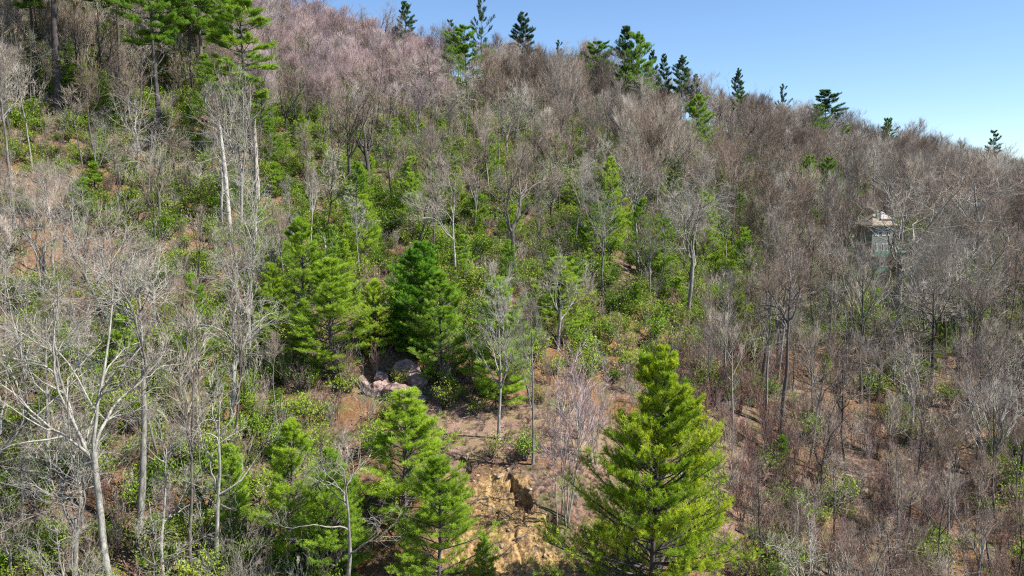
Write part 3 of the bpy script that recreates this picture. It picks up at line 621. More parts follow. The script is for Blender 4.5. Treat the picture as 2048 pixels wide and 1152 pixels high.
# the ridge pines
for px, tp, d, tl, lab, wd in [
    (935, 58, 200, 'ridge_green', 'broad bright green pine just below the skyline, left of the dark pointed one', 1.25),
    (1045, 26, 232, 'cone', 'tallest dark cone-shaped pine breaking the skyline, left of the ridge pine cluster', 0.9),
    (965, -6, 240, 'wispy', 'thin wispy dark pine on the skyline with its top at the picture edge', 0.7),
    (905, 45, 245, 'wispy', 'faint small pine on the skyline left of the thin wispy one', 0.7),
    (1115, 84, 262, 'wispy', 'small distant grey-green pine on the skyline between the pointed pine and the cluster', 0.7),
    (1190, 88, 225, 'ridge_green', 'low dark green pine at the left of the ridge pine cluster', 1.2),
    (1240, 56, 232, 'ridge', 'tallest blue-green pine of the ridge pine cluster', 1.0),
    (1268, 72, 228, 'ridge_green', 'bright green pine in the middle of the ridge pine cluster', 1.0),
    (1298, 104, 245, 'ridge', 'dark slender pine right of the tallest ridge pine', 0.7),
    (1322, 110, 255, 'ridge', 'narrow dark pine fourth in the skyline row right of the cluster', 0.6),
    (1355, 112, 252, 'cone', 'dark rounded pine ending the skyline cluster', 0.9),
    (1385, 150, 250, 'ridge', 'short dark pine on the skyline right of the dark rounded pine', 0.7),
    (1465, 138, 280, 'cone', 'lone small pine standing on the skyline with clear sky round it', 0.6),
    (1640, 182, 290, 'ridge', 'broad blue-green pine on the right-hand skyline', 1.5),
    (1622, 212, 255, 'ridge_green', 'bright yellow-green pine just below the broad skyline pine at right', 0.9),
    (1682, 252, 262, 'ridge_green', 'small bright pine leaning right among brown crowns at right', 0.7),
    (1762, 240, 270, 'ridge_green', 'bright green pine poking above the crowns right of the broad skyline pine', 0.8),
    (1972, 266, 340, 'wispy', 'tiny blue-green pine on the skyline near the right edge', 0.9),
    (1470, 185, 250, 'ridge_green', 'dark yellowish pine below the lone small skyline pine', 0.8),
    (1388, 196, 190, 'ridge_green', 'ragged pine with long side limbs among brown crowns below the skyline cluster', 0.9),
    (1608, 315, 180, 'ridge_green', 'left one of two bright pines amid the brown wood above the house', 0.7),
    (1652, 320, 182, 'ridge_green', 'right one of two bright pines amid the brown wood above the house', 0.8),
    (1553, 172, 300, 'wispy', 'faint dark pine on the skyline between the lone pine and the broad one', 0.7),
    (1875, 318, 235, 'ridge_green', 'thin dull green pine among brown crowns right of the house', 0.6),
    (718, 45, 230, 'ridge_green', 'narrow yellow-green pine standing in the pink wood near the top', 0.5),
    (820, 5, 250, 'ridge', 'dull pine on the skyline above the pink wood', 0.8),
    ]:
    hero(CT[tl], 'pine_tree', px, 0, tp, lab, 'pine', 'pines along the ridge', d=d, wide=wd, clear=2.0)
# tall pines upper left
for px, b, tp, lab, wd, g in [
    (118, 232, -330, 'tall pine with a thick dark straight trunk at the top left', 1.15, 0),
    (322, 300, -160, 'tall pine with a pale grey trunk, left of the two stout trunks under green boughs', 1.0, 0),
    (408, 222, -130, 'tall pine with a stout dark trunk and bright green boughs at the top edge', 1.1, 0),
    (384, 215, -110, 'tall pine close behind the stout trunked one, thinner trunk', 0.8, 0),
    (270, 130, -150, 'tall pine with a dark trunk deep in the wood at the top left', 1.0, 0),
    (210, 130, -170, 'slender dark pine between the two big pine trunks at the top left', 0.9, 0),
    (45, 110, -200, 'tall pine in the top left corner behind bare branches', 1.0, 0),
    (75, 190, -190, 'straight dark pine just left of the thick dark trunk at the top left', 0.7, 0),
    (160, 175, -210, 'thin straight pine just right of the thick dark trunk at the top left', 0.7, 0),
    (243, 195, -200, 'thin straight pine midway between the thick dark trunk and the grey one', 0.7, 0),
    (436, 190, -150, 'thin straight pine just right of the stout trunk with green boughs', 0.7, 0),
    (352, 150, -100, 'thin dark pine trunk behind the bright green boughs', 0.8, 0)]:
    hero(CT['tall'], 'pine_tree', px, b, tp, lab, 'pine', 'tall pines at the top left', wide=wd, clear=2.0)
cr = ct(380, 'needle_ridge', H=22, rad=2.8, r0=0.22, bare=0.42, whorl=0.7, per=5, nb=15, nl=0.28, nw=0.042, sub=20, shape=0.3, gap=0.2, up=0.1)
hero([cr], 'pine_tree', 512, 330, -30, 'slender tall pine with tufted boughs down its crooked top, left of the pink wood', 'pine', d=140, clear=2, wide=1.6)

# bare trees placed where the photograph has them
G = 'bare trees'
for kind, px, b, tp, d, wd, lab in [
    ('open', 997, 878, 545, 0, 1.0, 'slim straight pale bare tree standing alone on the level shelf'),
    ('open', 1066, 930, 585, 0, 0.8, 'thin bare tree on the rim of the bank right of the slim pale one'),
    ('pole', 556, 890, 640, 0, 0.8, 'straight grey bare tree left of the rock outcrop with its short crown broken'),
    ('fork_dark', 700, 400, 150, 0, 1.0, 'dark crooked bare tree with spreading limbs below the pink wood, left one of two'),
    ('fork_dark', 738, 395, 130, 0, 1.1, 'dark crooked bare tree with spreading limbs below the pink wood, right one of two'),
    ('fork', 1030, 560, 270, 0, 1.1, 'big grey bare tree with wide forking limbs in the middle of the slope'),
    ('fork_pale', 1378, 640, 335, 0, 1.1, 'crooked pale bare tree with twisting limbs right of centre'),
    ('fork_pale', 1205, 590, 350, 0, 0.9, 'crooked forked bare tree in front of the tall loose pine'),
    ('fork_pale', 482, 470, 150, 0, 0.9, 'grey bare tree with a high fork right beside the broken snag'),
    ('slim', 30, 470, -40, 0, 0.8, 'whitish bare tree at the left edge beside the orange patch of ground'),
    ('fork_pale', 225, 1190, 440, 0, 0.8, 'big pale bare tree with a rugged trunk in the left foreground'),
    ('oak_pale', 280, 1090, 430, 0, 0.9, 'tall pale bare tree just right of the rugged one in the left foreground'),
    ('thin', 385, 1180, 540, 0, 0.8, 'tall dark trunked bare tree right of the two pale ones in the left foreground'),
    ('fork_pale', 150, 1190, 850, 0, 1.4, 'low twisted whitish bare tree in the bottom left corner'),
    ('fork_pale', -25, 1130, 600, 0, 1.6, 'bare tree at the left edge whose pale limbs arch into the picture'),
    ('near_pale', 95, 930, 560, 0, 0.9, 'thin crooked grey bare tree between the left edge and the big pale tree'),
    ('near_pale', 440, 1170, 700, 0, 0.9, 'thin pale bare tree in front of the yellowish foreground pine, left side'),
    ('near_pale', 330, 1190, 820, 0, 0.9, 'low bare tree with curling pale limbs between the two tallest left foreground trees'),
    ('thin', 175, 860, 470, 0, 0.8, 'slender dark bare tree behind the big pale tree on the left'),
    ('thin', 470, 930, 520, 0, 0.8, 'slender bare tree above the yellowish foreground pine'),
    ('fork_dark', 770, 175, -20, 235, 0.8, 'dark fork-trunked bare tree on the skyline above the pink wood, left one'),
    ('thin', 735, 175, -15, 238, 0.8, 'thin dark bare tree on the skyline above the pink wood'),
    ('fork_dark', 800, 175, 5, 240, 0.8, 'dark fork-trunked bare tree on the skyline above the pink wood, right one'),
    ('near_pale', 690, 1230, 850, 0, 1.1, 'pale crooked bare tree at the bottom in front of the green pines'),
    ('oak_dark', 1562, 870, 480, 0, 0.8, 'dark straight trunked bare tree right of the foreground pine, right one of a pair'),
    ('pole', 1530, 850, 470, 0, 0.8, 'grey bare tree right of the foreground pine, left one of a pair'),
    ('oak_dark', 1855, 800, 520, 0, 1.0, 'dark leaning bare tree in the shade below the house'),
    ('fork', 1795, 640, 320, 0, 1.2, 'wide fan-shaped bare tree in front of the house'),
    ('oak', 1940, 620, 300, 0, 1.3, 'wide crowned bare tree near the right edge above the green undergrowth'),
    ('fork_pale', 1700, 690, 455, 0, 0.9, 'pale crooked bare tree standing in front of the left side of the house'),
    ('fork_pale', 1990, 950, 680, 0, 1.2, 'bare tree with a greenish crooked trunk near the right edge'),
    ('oak', 860, 300, 60, 0, 1.0, 'bare tree below the broad bright pine near the skyline'),
    ('oak_pale', 100, 560, 330, 0, 1.0, 'pale forked dead tree leaning left over the orange patch at the left'),
    ('fork_pale', 215, 640, 380, 0, 1.0, 'pale forked bare tree leaning left, right of the orange patch'),
    ('pole', 518, 430, 235, 0, 0.7, 'straight dark bare trunk right of the high forked tree'),
    ('fork_dark', 640, 60, -60, 235, 1.0, 'dark bare tree standing against the sky at the top'),
    ('pole', 620, 560, 270, 0, 0.7, 'thin bare tree left of the tall soft green pine'),
    ('oak', 910, 575, 300, 0, 0.8, 'grey bare tree with a thin pale trunk just above the dense deep green pine'),
    ]:
    lean = (0, 0)
    if 'leaning left' in lab: lean = (0, R(-20))
    hero(BT[kind], 'bare_tree', px, b, tp, lab, 'bare tree', d=d or None, wide=wd, clear=1.5, lean=lean)
# saplings on and round the shelf
for px, b, tp, tl, lab in [
    (1130, 1050, 740, SAPP, 'clump of tall thin grey stems rising from the right side of the orange bank'),
    (1190, 930, 730, SAPP, 'pinkish many-stemmed sapling behind the foreground pine'),
    (1160, 880, 720, SAPP, 'pinkish many-stemmed sapling at the right end of the shelf'),
    (1110, 900, 740, SAP, 'thin grey sapling clump at the middle of the shelf rim'),
    (738, 900, 720, SAP, 'thin grey sapling in front of the pink rock outcrop'),
    (1215, 870, 745, SAP, 'grey sapling clump touching the top left of the foreground pine')]:
    hero(tl, 'sapling', px, b, tp, lab, 'sapling', clear=1.0)
# broken snag
def snag(H, r0, seed):
    r = np.random.default_rng(seed); a = Acc(); P = path(np.zeros((1, 3)), np.array([[-0.03, 0, 1.0]]), np.array([H]), 12, 0.01, 0.0, r)
    rr = taper(np.array([r0 * 1.25]), np.array([r0 * 0.75]), 12) * r.uniform(0.93, 1.07, (1, 12)); a.tubes(P, rr, 9)
    tip = P[0, -1]; 
    sp_ = path(np.repeat(tip[None], 4, 0) + r.normal(0, r0 * 0.35, (4, 3)) * np.array([1, 1, 0]), np.array([[0, 0, 1.0]] * 4), np.array([0.9, 0.5, 0.7, 0.35]), 3, 0.05, 0, r)
    a.tubes(sp_ - np.array([0, 0, 0.1]), taper(np.full(4, r0 * 0.4), np.full(4, 0.01), 3), 5)
    b = Acc(); st, d, q, tt, pl = children(P, rr, np.array([H]), 7, 0.3, 0.95, 1.3, r)
    Q = path(st, d, r.uniform(0.3, 1.1, 7), 4, 0.15, 0, r); parts = [('trunk', a.mesh('trunk_mesh', [M['bark_snag']], True))]
    for k in range(7): parts.append(('limb', make_mesh('limb_mesh', *tubes(Q[k:k + 1], taper(np.full(1, 0.06), np.full(1, 0.02), 4), 5), [M['bark_snag']])))
    return dict(H=H, parts=parts)
hero([snag(14, 0.27, 1)], 'dead_snag', 461, 475, 250, 'pale broken-topped dead trunk without branches on the upper left slope', 'dead tree', zoff=-0.3)
hero([snag(5, 0.2, 2)], 'dead_snag', 655, 545, 475, 'short grey broken stub beside the light green young pines', 'dead tree')
hero([snag(7, 0.2, 3)], 'dead_snag', 515, 425, 255, 'dark straight dead trunk a little right of the broken-topped one', 'dead tree')

# ---------------------------------------------------------------- the rest of the wood
def zone_pt(n):
    """random points over the slope in view and a little beyond, evenly spread on the ground"""
    out = []
    while len(out) < n:
        y = rng.uniform(40, 400, 4000); x = rng.uniform(-260, 330, 4000)
        ok = np.abs(x) < y * 0.72 + 8
        out += list(zip(x[ok], y[ok]))
    return np.array(out[:n])
def poisson(pts, dist):
    cell = {}; keep = []
    for i, (x, y) in enumerate(pts):
        r_ = dist(x, y); c = (int(x // 4), int(y // 4)); bad = False
        for a in range(c[0] - 1, c[0] + 2):
            for b in range(c[1] - 1, c[1] + 2):
                for (u, v) in cell.get((a, b), ()):
                    if (u - x) ** 2 + (v - y) ** 2 < r_ * r_: bad = True; break
                if bad: break
            if bad: break
        if not bad: cell.setdefault(c, []).append((x, y)); keep.append(i)
    return pts[keep]
TK = np.array([(a, b, c) for a, b, c in taken])
SEE = [(600, 440, 700, 55), (730, 400, 760, 75), (1165, 455, 600, 25), (1408, 385, 560, 30), (1445, 430, 560, 25), (1350, 590, 690, 30), (960, 430, 560, 25), (1752, 428, 605, 34), (455, 250, 475, 34), (997, 545, 878, 60), (482, 150, 470, 24), (720, 140, 400, 50), (1030, 270, 560, 40), (1378, 335, 640, 45), (1545, 480, 865, 40), (855, 490, 742, 80), (650, 450, 760, 60), (725, 392, 600, 45), (1115, 515, 720, 45), (1222, 318, 500, 50), (1205, 350, 590, 30), (556, 640, 890, 35), (915, 335, 520, 35), (1275, 565, 680, 40), (230, 480, 1100, 40), (385, 540, 1100, 30), (320, 60, 290, 20), (1388, 200, 290, 40), (1608, 320, 420, 26), (1652, 325, 420, 26), (935, 62, 180, 40), (1622, 220, 260, 20), (1762, 248, 300, 20), (405, 60, 220, 20), (110, 0, 220, 24)]
pts = poisson(zone_pt(30000), lambda x, y: 2.9 if y < 170 else 3.6)
z = ground_z(pts[:, 0], pts[:, 1]); P3 = np.column_stack([pts, z]); PX, PY = proj(P3)
keep = np.ones(len(P3), bool)
for i, (x, y, _) in enumerate(P3):
    px, py = PX[i], PY[i]
    if ((TK[:, 0] - x) ** 2 + (TK[:, 1] - y) ** 2 < TK[:, 2] ** 2).any(): keep[i] = False
    bk, bn_ = masks(np.array([x]), np.array([y]))
    if bk[0] > 0.02 or bn_[0] > 0.05: keep[i] = False
    if y < 84 and 690 < px < 1520 and py > 690: keep[i] = False                     # open ground round the shelf
    if y < 60 and 560 < px < 1560: keep[i] = False
    if 690 < px < 880 and 690 < py < 830: keep[i] = False
    if y < 54: keep[i] = False
    # gaps where sun reaches the undergrowth
    u_ = rng.uniform()
    if px < 1500 and py > 250 and y > 84 and u_ < (0.62 if y < 150 else 0.45): keep[i] = False
    if px >= 1500 and py > 600 and y > 84 and u_ < 0.18: keep[i] = False
    if px < 620 and y <= 84 and u_ < (0.12 if px < 470 else 0.35): keep[i] = False
    if px > 1500 and y <= 84 and u_ < 0.02: keep[i] = False
    if abs(px - 1768) < 60 and 112 < y < 172 and (y > 142 or (y > 118 and u_ < 0.6)): keep[i] = False
    for (a0, t0, b0, hw) in SEE:
        if abs(px - a0) < hw and py > b0 + 3 and py - 13 * FPX / y < b0 - 0.25 * (b0 - t0): keep[i] = False; break
P3, PX, PY = P3[keep], PX[keep], PY[keep]
order = np.argsort(P3[:, 1]); P3, PX, PY = P3[order], PX[order], PY[order]
pat0 = _mk(6, 30)
def pick_kind(px, py, y):
    def ch(*a):
        u = rng.uniform() * sum(a[1::2])
        for k_, w_ in zip(a[::2], a[1::2]):
            u -= w_
            if u <= 0: return k_
        return a[-2]
    if px < 620 and y < 100: return ch('near_pale', .3, 'fork_pale', .22, 'near_round', .2, 'slim', .1, 'brushy', .18)
    if y < 105 and px > 1400: return ch('brushy', .4, 'near_round', .25, 'thin', .2, 'fork', .1, 'oak_dark', .05)
    if 470 < px < 880 and py < 300: return ch('pink', .8, 'thin', .15, 'fork_dark', .05)
    if px < 480 and py < 300: return ch('thin', .4, 'fork_dark', .15, 'fork', .15, 'oak', .1, 'round', .2)
    if px > 860 and py < 560 and y > 140 and float(sines(np.array((px - 1024) * y / FPX), np.array(float(y)), pat0)) > 0.25: return ch('fork_dark', .15, 'vase', .45, 'thin', .3, 'oak_pale', .1)
    if px > 860 and py < 560 and y > 140: return ch('round', .42, 'vase', .25, 'fork', .15, 'oak', .08, 'thin', .10)
    if px < 620: return ch('fork_pale', .2, 'slim', .15, 'thin', .35, 'round', .1, 'oak_pale', .1, 'fork', .1)
    return ch('thin', .42, 'fork', .2, 'slim', .15, 'fork_pale', .08, 'fork_dark', .05, 'vase', .1)
kinds = [pick_kind(a, b, c) for a, b, c in zip(PX, PY, P3[:, 1])]
SRC = {}; meshes = []
for kd, L_ in list(BT.items()) + [('brushy', SAP)]:
    for j, T in enumerate(L_): SRC[(kd, j)] = len(meshes); meshes.append((one_mesh, T, kd, j))
words = dict(round='round-crowned bare tree', vase='fan-crowned bare tree', oak='crooked bare tree', oak_pale='pale crooked bare tree', oak_dark='dark-barked bare tree', fork='fork-trunked bare tree', fork_dark='dark fork-trunked bare tree', fork_pale='pale fork-trunked bare tree', thin='thin open-crowned bare tree', open='pale open-crowned bare tree', near_pale='pale twisted bare tree', near_round='fine-twigged bare tree',
             slim='slim pale bare tree', pole='straight thin-trunked bare tree', pink='pink-budded bare tree', brushy='thin many-stemmed young tree')
def where(px, py):
    c = 'at the left edge' if px < 200 else 'on the left' if px < 480 else 'left of the centre' if px < 800 else 'in the middle' if px < 1200 else 'right of the centre' if px < 1500 else 'on the right' if px < 1800 else 'at the right edge'
    r_ = 'below the skyline' if py < 280 else 'in the upper wood' if py < 430 else 'in mid slope' if py < 620 else 'in the lower wood' if py < 850 else 'in the foreground wood' if py < 1152 else 'rooted below the bottom of the picture'
    return r_ + ' ' + c
n_ind = 0; far = []
LIM = 262
vis = (PX > -60) & (PX < 2110)
for i in range(len(P3)):
    kd = kinds[i]; L_ = SAP if kd == 'brushy' else BT[kd]; j = int(rng.integers(len(L_))); T = L_[j]
    Hh = {'brushy': rng.uniform(6, 9.5), 'pink': rng.uniform(10, 15), 'slim': rng.uniform(11, 17), 'thin': float(np.clip(rng.normal(17.5, 3), 11, 24))}.get(kd, float(np.clip(rng.normal(15, 3.4), 8, 22)))
    if P3[i, 1] > 230: Hh *= 0.92
    if P3[i, 1] < 76: Hh *= 0.68
    s = Hh / T['H']; rz = rng.uniform(0, 6.28)
    if n_ind < LIM and vis[i] and kd != 'brushy':
        place(T, 'bare_tree', tuple(P3[i] - [0, 0, 0.15]), rz, s, words[kd] + ' ' + where(PX[i], PY[i]), 'bare tree', 'bare trees of the nearer slope', (rng.normal(0, .04), rng.normal(0, .04)))['kindword'] = words[kd]
        n_ind += 1
    else: far.append((P3[i], rz, s, SRC[(kd, j)], rng.normal(0, .04, 2)))
ms = [one_mesh(T, 'far_tree') for (_, T, _, _) in meshes]
scatter('bare_woodland', ms, [f[0] - np.array([0, 0, .15]) for f in far], [f[1] for f in far], [f[2] for f in far], [f[3] for f in far], 'brown leafless wood covering the slope up to the ridge', 'wood', [f[4] for f in far])
print('trees', n_ind, len(far))

# undergrowth ---------------------------------------------------------------
def cover(n, dist, dens, name, tpls, smin, smax, label, cat, ymax=400):
    p = zone_pt(n); p = poisson(p, dist); z = ground_z(p[:, 0], p[:, 1]); P = np.column_stack([p, z]); px, py = proj(P)
    bk, bn_ = masks(p[:, 0], p[:, 1])
    k = (rng.uniform(0, 1, len(P)) < np.array([dens(a, b, c) for a, b, c in zip(px, py, P[:, 1])])) & (bk < 0.05) & (bn_ < 0.1) & (P[:, 1] < ymax) & (P[:, 1] > 46)
    P = P[k]; n_ = len(P)
    scatter(name, [one_mesh(T, name) for T in tpls], P - np.array([0, 0, .08]), rng.uniform(0, 6.28, n_), rng.uniform(smin, smax, n_), rng.integers(0, len(tpls), n_), label, cat)
    print(name, n_)
pat = _mk(6, 22)
def patch(px, py, y):
    return float(sines(np.array((px - 1024) * y / FPX), np.array(y * 1.0), pat))
def green(px, py, y):
    v = 1.1 + 0.6 * patch(px, py, y)
    if px < 620 and y < 100: v += 0.3
    if px < 230 and 330 < py < 620: v -= 0.8
    if 180 < px < 560 and 480 < py < 720: v -= 0.3
    if py < 250 and 480 < px < 900: v -= 0.2
    if 230 < px < 640 and py < 480: v += 0.4
    if px > 1400: v -= 0.2
    if px > 1400 and py > 700: v -= 0.6
    if 690 < px < 1500 and py > 690 and y < 90: v -= 1.15
    if y > 200: v -= 0.5
    return v
cover(40000, lambda x, y: 1.35, green, 'laurel_thicket', SH + SH + SH + SHG, 0.9, 2.6, 'green laurel thicket covering the forest floor between the trunks', 'undergrowth', 260)
def brown(px, py, y):
    if 690 < px < 1300 and py > 690 and y < 84: return 0.06
    if y > 250: return 0.2
    return 0.8 + (0.2 if px > 1450 and py > 600 else 0)
cover(22000, lambda x, y: 1.7, brown, 'bare_brush', BR, 0.6, 1.5, 'thin leafless brown brush between the trunks', 'undergrowth', 300)
p = np.array([rng.uniform(-14, 22, 2600), rng.uniform(58, 86, 2600)]).T; z = ground_z(p[:, 0], p[:, 1]); bk, bn_ = masks(p[:, 0], p[:, 1]); k = rng.uniform(0, 1, len(p)) > 0.75 * np.clip(bk, 0, 1); p, z = p[k], z[k]
scatter('dead_stalks', [one_mesh(T, 'dead_stalks') for T in BR + BRR], np.column_stack([p, z - .03]), rng.uniform(0, 6.28, len(p)), rng.uniform(0.08, 0.30, len(p)), rng.integers(0, 6, len(p)), 'low dead stalks and twigs on the shelf and the bank', 'undergrowth', rng.normal(0, .5, (len(p), 2)))
def red(px, py, y):
    v = 0
    if 1340 < px < 1580 and 640 < py < 880: v = 1.0
    if 620 < px < 760 and 740 < py < 860: v = 0.4
    if px > 1430 and py > 830: v = 0.6
    if 1450 < px < 1680 and py > 830: v = 0.9
    if px < 330 and py > 900: v = 0.25
    return v
def sap(px, py, y):
    if px > 1440 and py > 700: return 0.75
    if px > 1300 and py > 560: return 0.3
    if px < 640 and py > 560: return 0.35
    if px < 700: return 0.15
    return 0.0
cover(22000, lambda x, y: 1.9, sap, 'sapling_thicket', SAP + SAPP[:1], 0.35, 0.85, 'grey tangle of thin leafless saplings on the lower slope', 'saplings', 140)
cover(30000, lambda x, y: 1.35, red, 'red_brush', BRR, 0.8, 1.5, 'reddish leafless brush on the lower right slope', 'undergrowth', 130)
# young evergreens through the middle of the slope --------------------------
p = zone_pt(9000); p = poisson(p, lambda x, y: 3.9); z = ground_z(p[:, 0], p[:, 1]); P = np.column_stack([p, z]); px, py = proj(P); nyo = 0; young_ = []
for q, a, b in zip(P, px, py):
    pr = 0
    if 620 < a < 1500 and 330 < b < 700 and q[1] > 86: pr = 0.42
    elif 1500 <= a < 2000 and 540 < b < 720: pr = 0.35
    elif 230 < a < 640 and 180 < b < 480: pr = 0.36
    elif 60 < a < 620 and 250 < b < 1100 and q[1] > 62: pr = 0.2
    elif 0 < a < 430 and b < 200: pr = 0.4
    elif 1400 < a < 2040 and 720 < b < 1150: pr = 0.05
    bk, bn_ = masks(q[:1], q[1:2])
    if rng.uniform() > pr or bk[0] > 0 or bn_[0] > 0 or ((TK[:, 0] - q[0]) ** 2 + (TK[:, 1] - q[1]) ** 2 < 4).any(): continue
    k_ = 'loose' if rng.uniform() < 0.45 else 'small'; T = CT[k_][int(rng.integers(len(CT[k_])))]
    if k_ == 'small' and rng.uniform() < 0.4: T = CT['light'][int(rng.integers(4))]
    Hh = rng.uniform(8, 13) if k_ == 'loose' else rng.uniform(3.5, 8)
    young_.append((-Hh / q[1], nyo, T, q, rng.uniform(0, 6.28), Hh / T['H'], rng.uniform(.9, 1.3), k_)); nyo += 1
young_.sort(key=lambda e: e[:2]); rest_ = young_[212:]
for _, _, T, q, rz, sc_, wd, k_ in young_[:212]:     # the ones that show largest are things of their own
    place(T, 'pine_tree', tuple(q - [0, 0, .1]), rz, (sc_ * wd, sc_ * wd, sc_), 'young pine', 'pine', 'young pines among the bare trees')['kindword'] = 'open feathery young pine' if k_ == 'loose' else 'small bushy young pine'
ym_ = []
for e in rest_:
    if not any(e[2] is m_ for m_ in ym_): ym_.append(e[2])
scatter('distant_young_pines', [one_mesh(T, 'distant_young_pines') for T in ym_], [e[3] - np.array([0, 0, .1]) for e in rest_], [e[4] for e in rest_], [e[5] * e[6] ** 0.66 for e in rest_], [[e[2] is m_ for m_ in ym_].index(True) for e in rest_], 'small distant young evergreens dotted through the bare wood', 'young pines')
print('young pines', nyo)

# rocks, logs ---------------------------------------------------------------
import bmesh
from mathutils import noise as mnoise
def rock_mesh(seed, sx, sy, sz, m):
    r = np.random.default_rng(seed); bm = bmesh.new()
    for v in norm(r.normal(0, 1, (12, 3))) * r.uniform(0.75, 1.2, (12, 1)) * np.array([sx, sy, sz]): bm.verts.new(v)
    res = bmesh.ops.convex_hull(bm, input=bm.verts); bmesh.ops.delete(bm, geom=list({g for g in res['geom_interior'] + res['geom_unused'] if isinstance(g, bmesh.types.BMVert)}), context='VERTS')
    bmesh.ops.triangulate(bm, faces=bm.faces)
    bmesh.ops.subdivide_edges(bm, edges=bm.edges, cuts=4, use_grid_fill=True)
    for v in bm.verts:
        n_ = mnoise.noise(v.co * 1.7 + Vector((seed, 0, 0))) * 0.16 + mnoise.noise(v.co * 5 + Vector((0, seed, 0))) * 0.07
        st = math.floor(v.co.z * 3.0) * 0.04
        v.co += v.co.normalized() * (n_ * min(sx, sy, 1.5)) + Vector((st, 0, 0))
    me = bpy.data.meshes.new('rock'); bm.to_mesh(me); bm.free(); me.materials.append(m); return me
def rock(seed, px, py, size, m, lab, rot=None, zoff=0.0):
    x, y, z = hit(px, py); o = obj('rock', rock_mesh(seed, *size, m)); o.location = (x, y, z + zoff - 0.25 * size[2])
    o.rotation_euler = rot or tuple(rng.uniform(-.4, .4, 3)); return tag(o, lab, 'rock')
rock(7, 738, 772, (1.5, 1.2, 1.2), M['rock_pink'], 'reddish rock face furthest left in the outcrop, beside the light pines', (0.3, 0.2, 0.1), 0.5)
rock(1, 815, 752, (1.9, 1.3, 1.1), M['rock_pink'], 'large pale pinkish rock block at the top of the outcrop', (0.5, 0.2, 0.3), 0.9)
rock(2, 838, 775, (1.8, 1.1, 0.9), M['rock_pink'], 'pinkish slab of rock below and right of the outcrop top block', (0.6, -0.3, 0.1), 0.6)
rock(3, 795, 790, (2.9, 1.5, 1.1), M['rock_pink'], 'broad pink rock face at the bottom of the outcrop', (0.6, 0.1, -0.2), 0.5)
rock(4, 752, 785, (1.8, 1.4, 1.1), M['rock_pink'], 'rounded reddish rock at the left end of the outcrop', (0.3, 0.1, 0.6), 0.6)
rock(5, 772, 762, (1.5, 1.2, 1.0), M['rock_pink'], 'small reddish rock between the left end and the top block of the outcrop', (0.4, 0.3, 0.9), 0.6)
rock(6, 935, 921, (0.62, 0.5, 0.42), M['rock_tan'], 'pale boulder on the rim of the orange bank', (0.2, 0.1, 0.3), 0.12)
for i, (px, py, s_) in enumerate([(1000, 958, .35), (975, 975, .25), (948, 962, .3), (1035, 1050, .25), (1004, 1100, .35), (985, 1128, .3), (1060, 985, .3), (1020, 940, .3), (930, 1040, .22), (1090, 1120, .22), (958, 1005, .2), (1045, 1085, .2)]):
    rock(20 + i, px, py, (s_, s_ * .8, s_ * .6), M['rock_tan'], 'pale angular stone, one of the larger ones on the orange bank')['group'] = 'larger stones in the orange bank'
for i in range(40):
    py = rng.uniform(935, 1150); px = rng.uniform(905, 990 + (py - 935) * 0.6); s_ = rng.uniform(.10, .30)
    rock(40 + i, px, py, (s_, s_ * rng.uniform(.5, .9), s_ * rng.uniform(.4, .8)), M['rock_tan'], 'small angular stone sticking out of the orange bank')['group'] = 'stones in the orange bank'
def log(x, y, az, L, r0, m, lab, seed):
    r = np.random.default_rng(seed); n = 9; s_ = np.linspace(-L / 2, L / 2, n)
    X_ = x + s_ * math.cos(az); Y_ = y + s_ * math.sin(az); Z_ = ground_z(X_, Y_)
    k = np.polyfit(s_, Z_, 1); Zs = np.polyval(k, s_) + 0.5 * (Z_ - np.polyval(k, s_)) + r0 * 0.8
    o = np.array([x, y, float(Zs[n // 2])]); P = np.column_stack([X_, Y_, Zs])[None] - o + r.normal(0, .02 * L / 9, (1, n, 3))
    a = Acc(); rr = taper(np.array([r0]), np.array([r0 * .4]), n); a.tubes(P, rr, 7)
    st, d, q, tt, pl = children(P, rr, np.array([L]), 5, 0.35, 1.0, 0.8, r); d[:, 2] = np.abs(d[:, 2]) + 0.1
    l2 = L * r.uniform(0.08, 0.22, 5); P2 = path(st, d, l2, 5, 0.18, 0.03, r); b = Acc(); b.tubes(P2, taper(np.full(5, r0 * .4), np.full(5, 0.01), 5), 4)
    e = bpy.data.objects.new('fallen_log', None); COL.objects.link(e); e.location = o
    obj('trunk', a.mesh('log_trunk', [m], True), e)
    V_, F_ = tubes(P2[:1], taper(np.full(1, r0 * .4), np.full(1, 0.01), 5), 4)
    for kk in range(5):
        V_, F_ = tubes(P2[kk:kk + 1], taper(np.full(1, r0 * .4), np.full(1, 0.01), 5), 4); obj('limb', make_mesh('log_limb', V_, F_, [m]), e)
    return tag(e, lab, 'log')
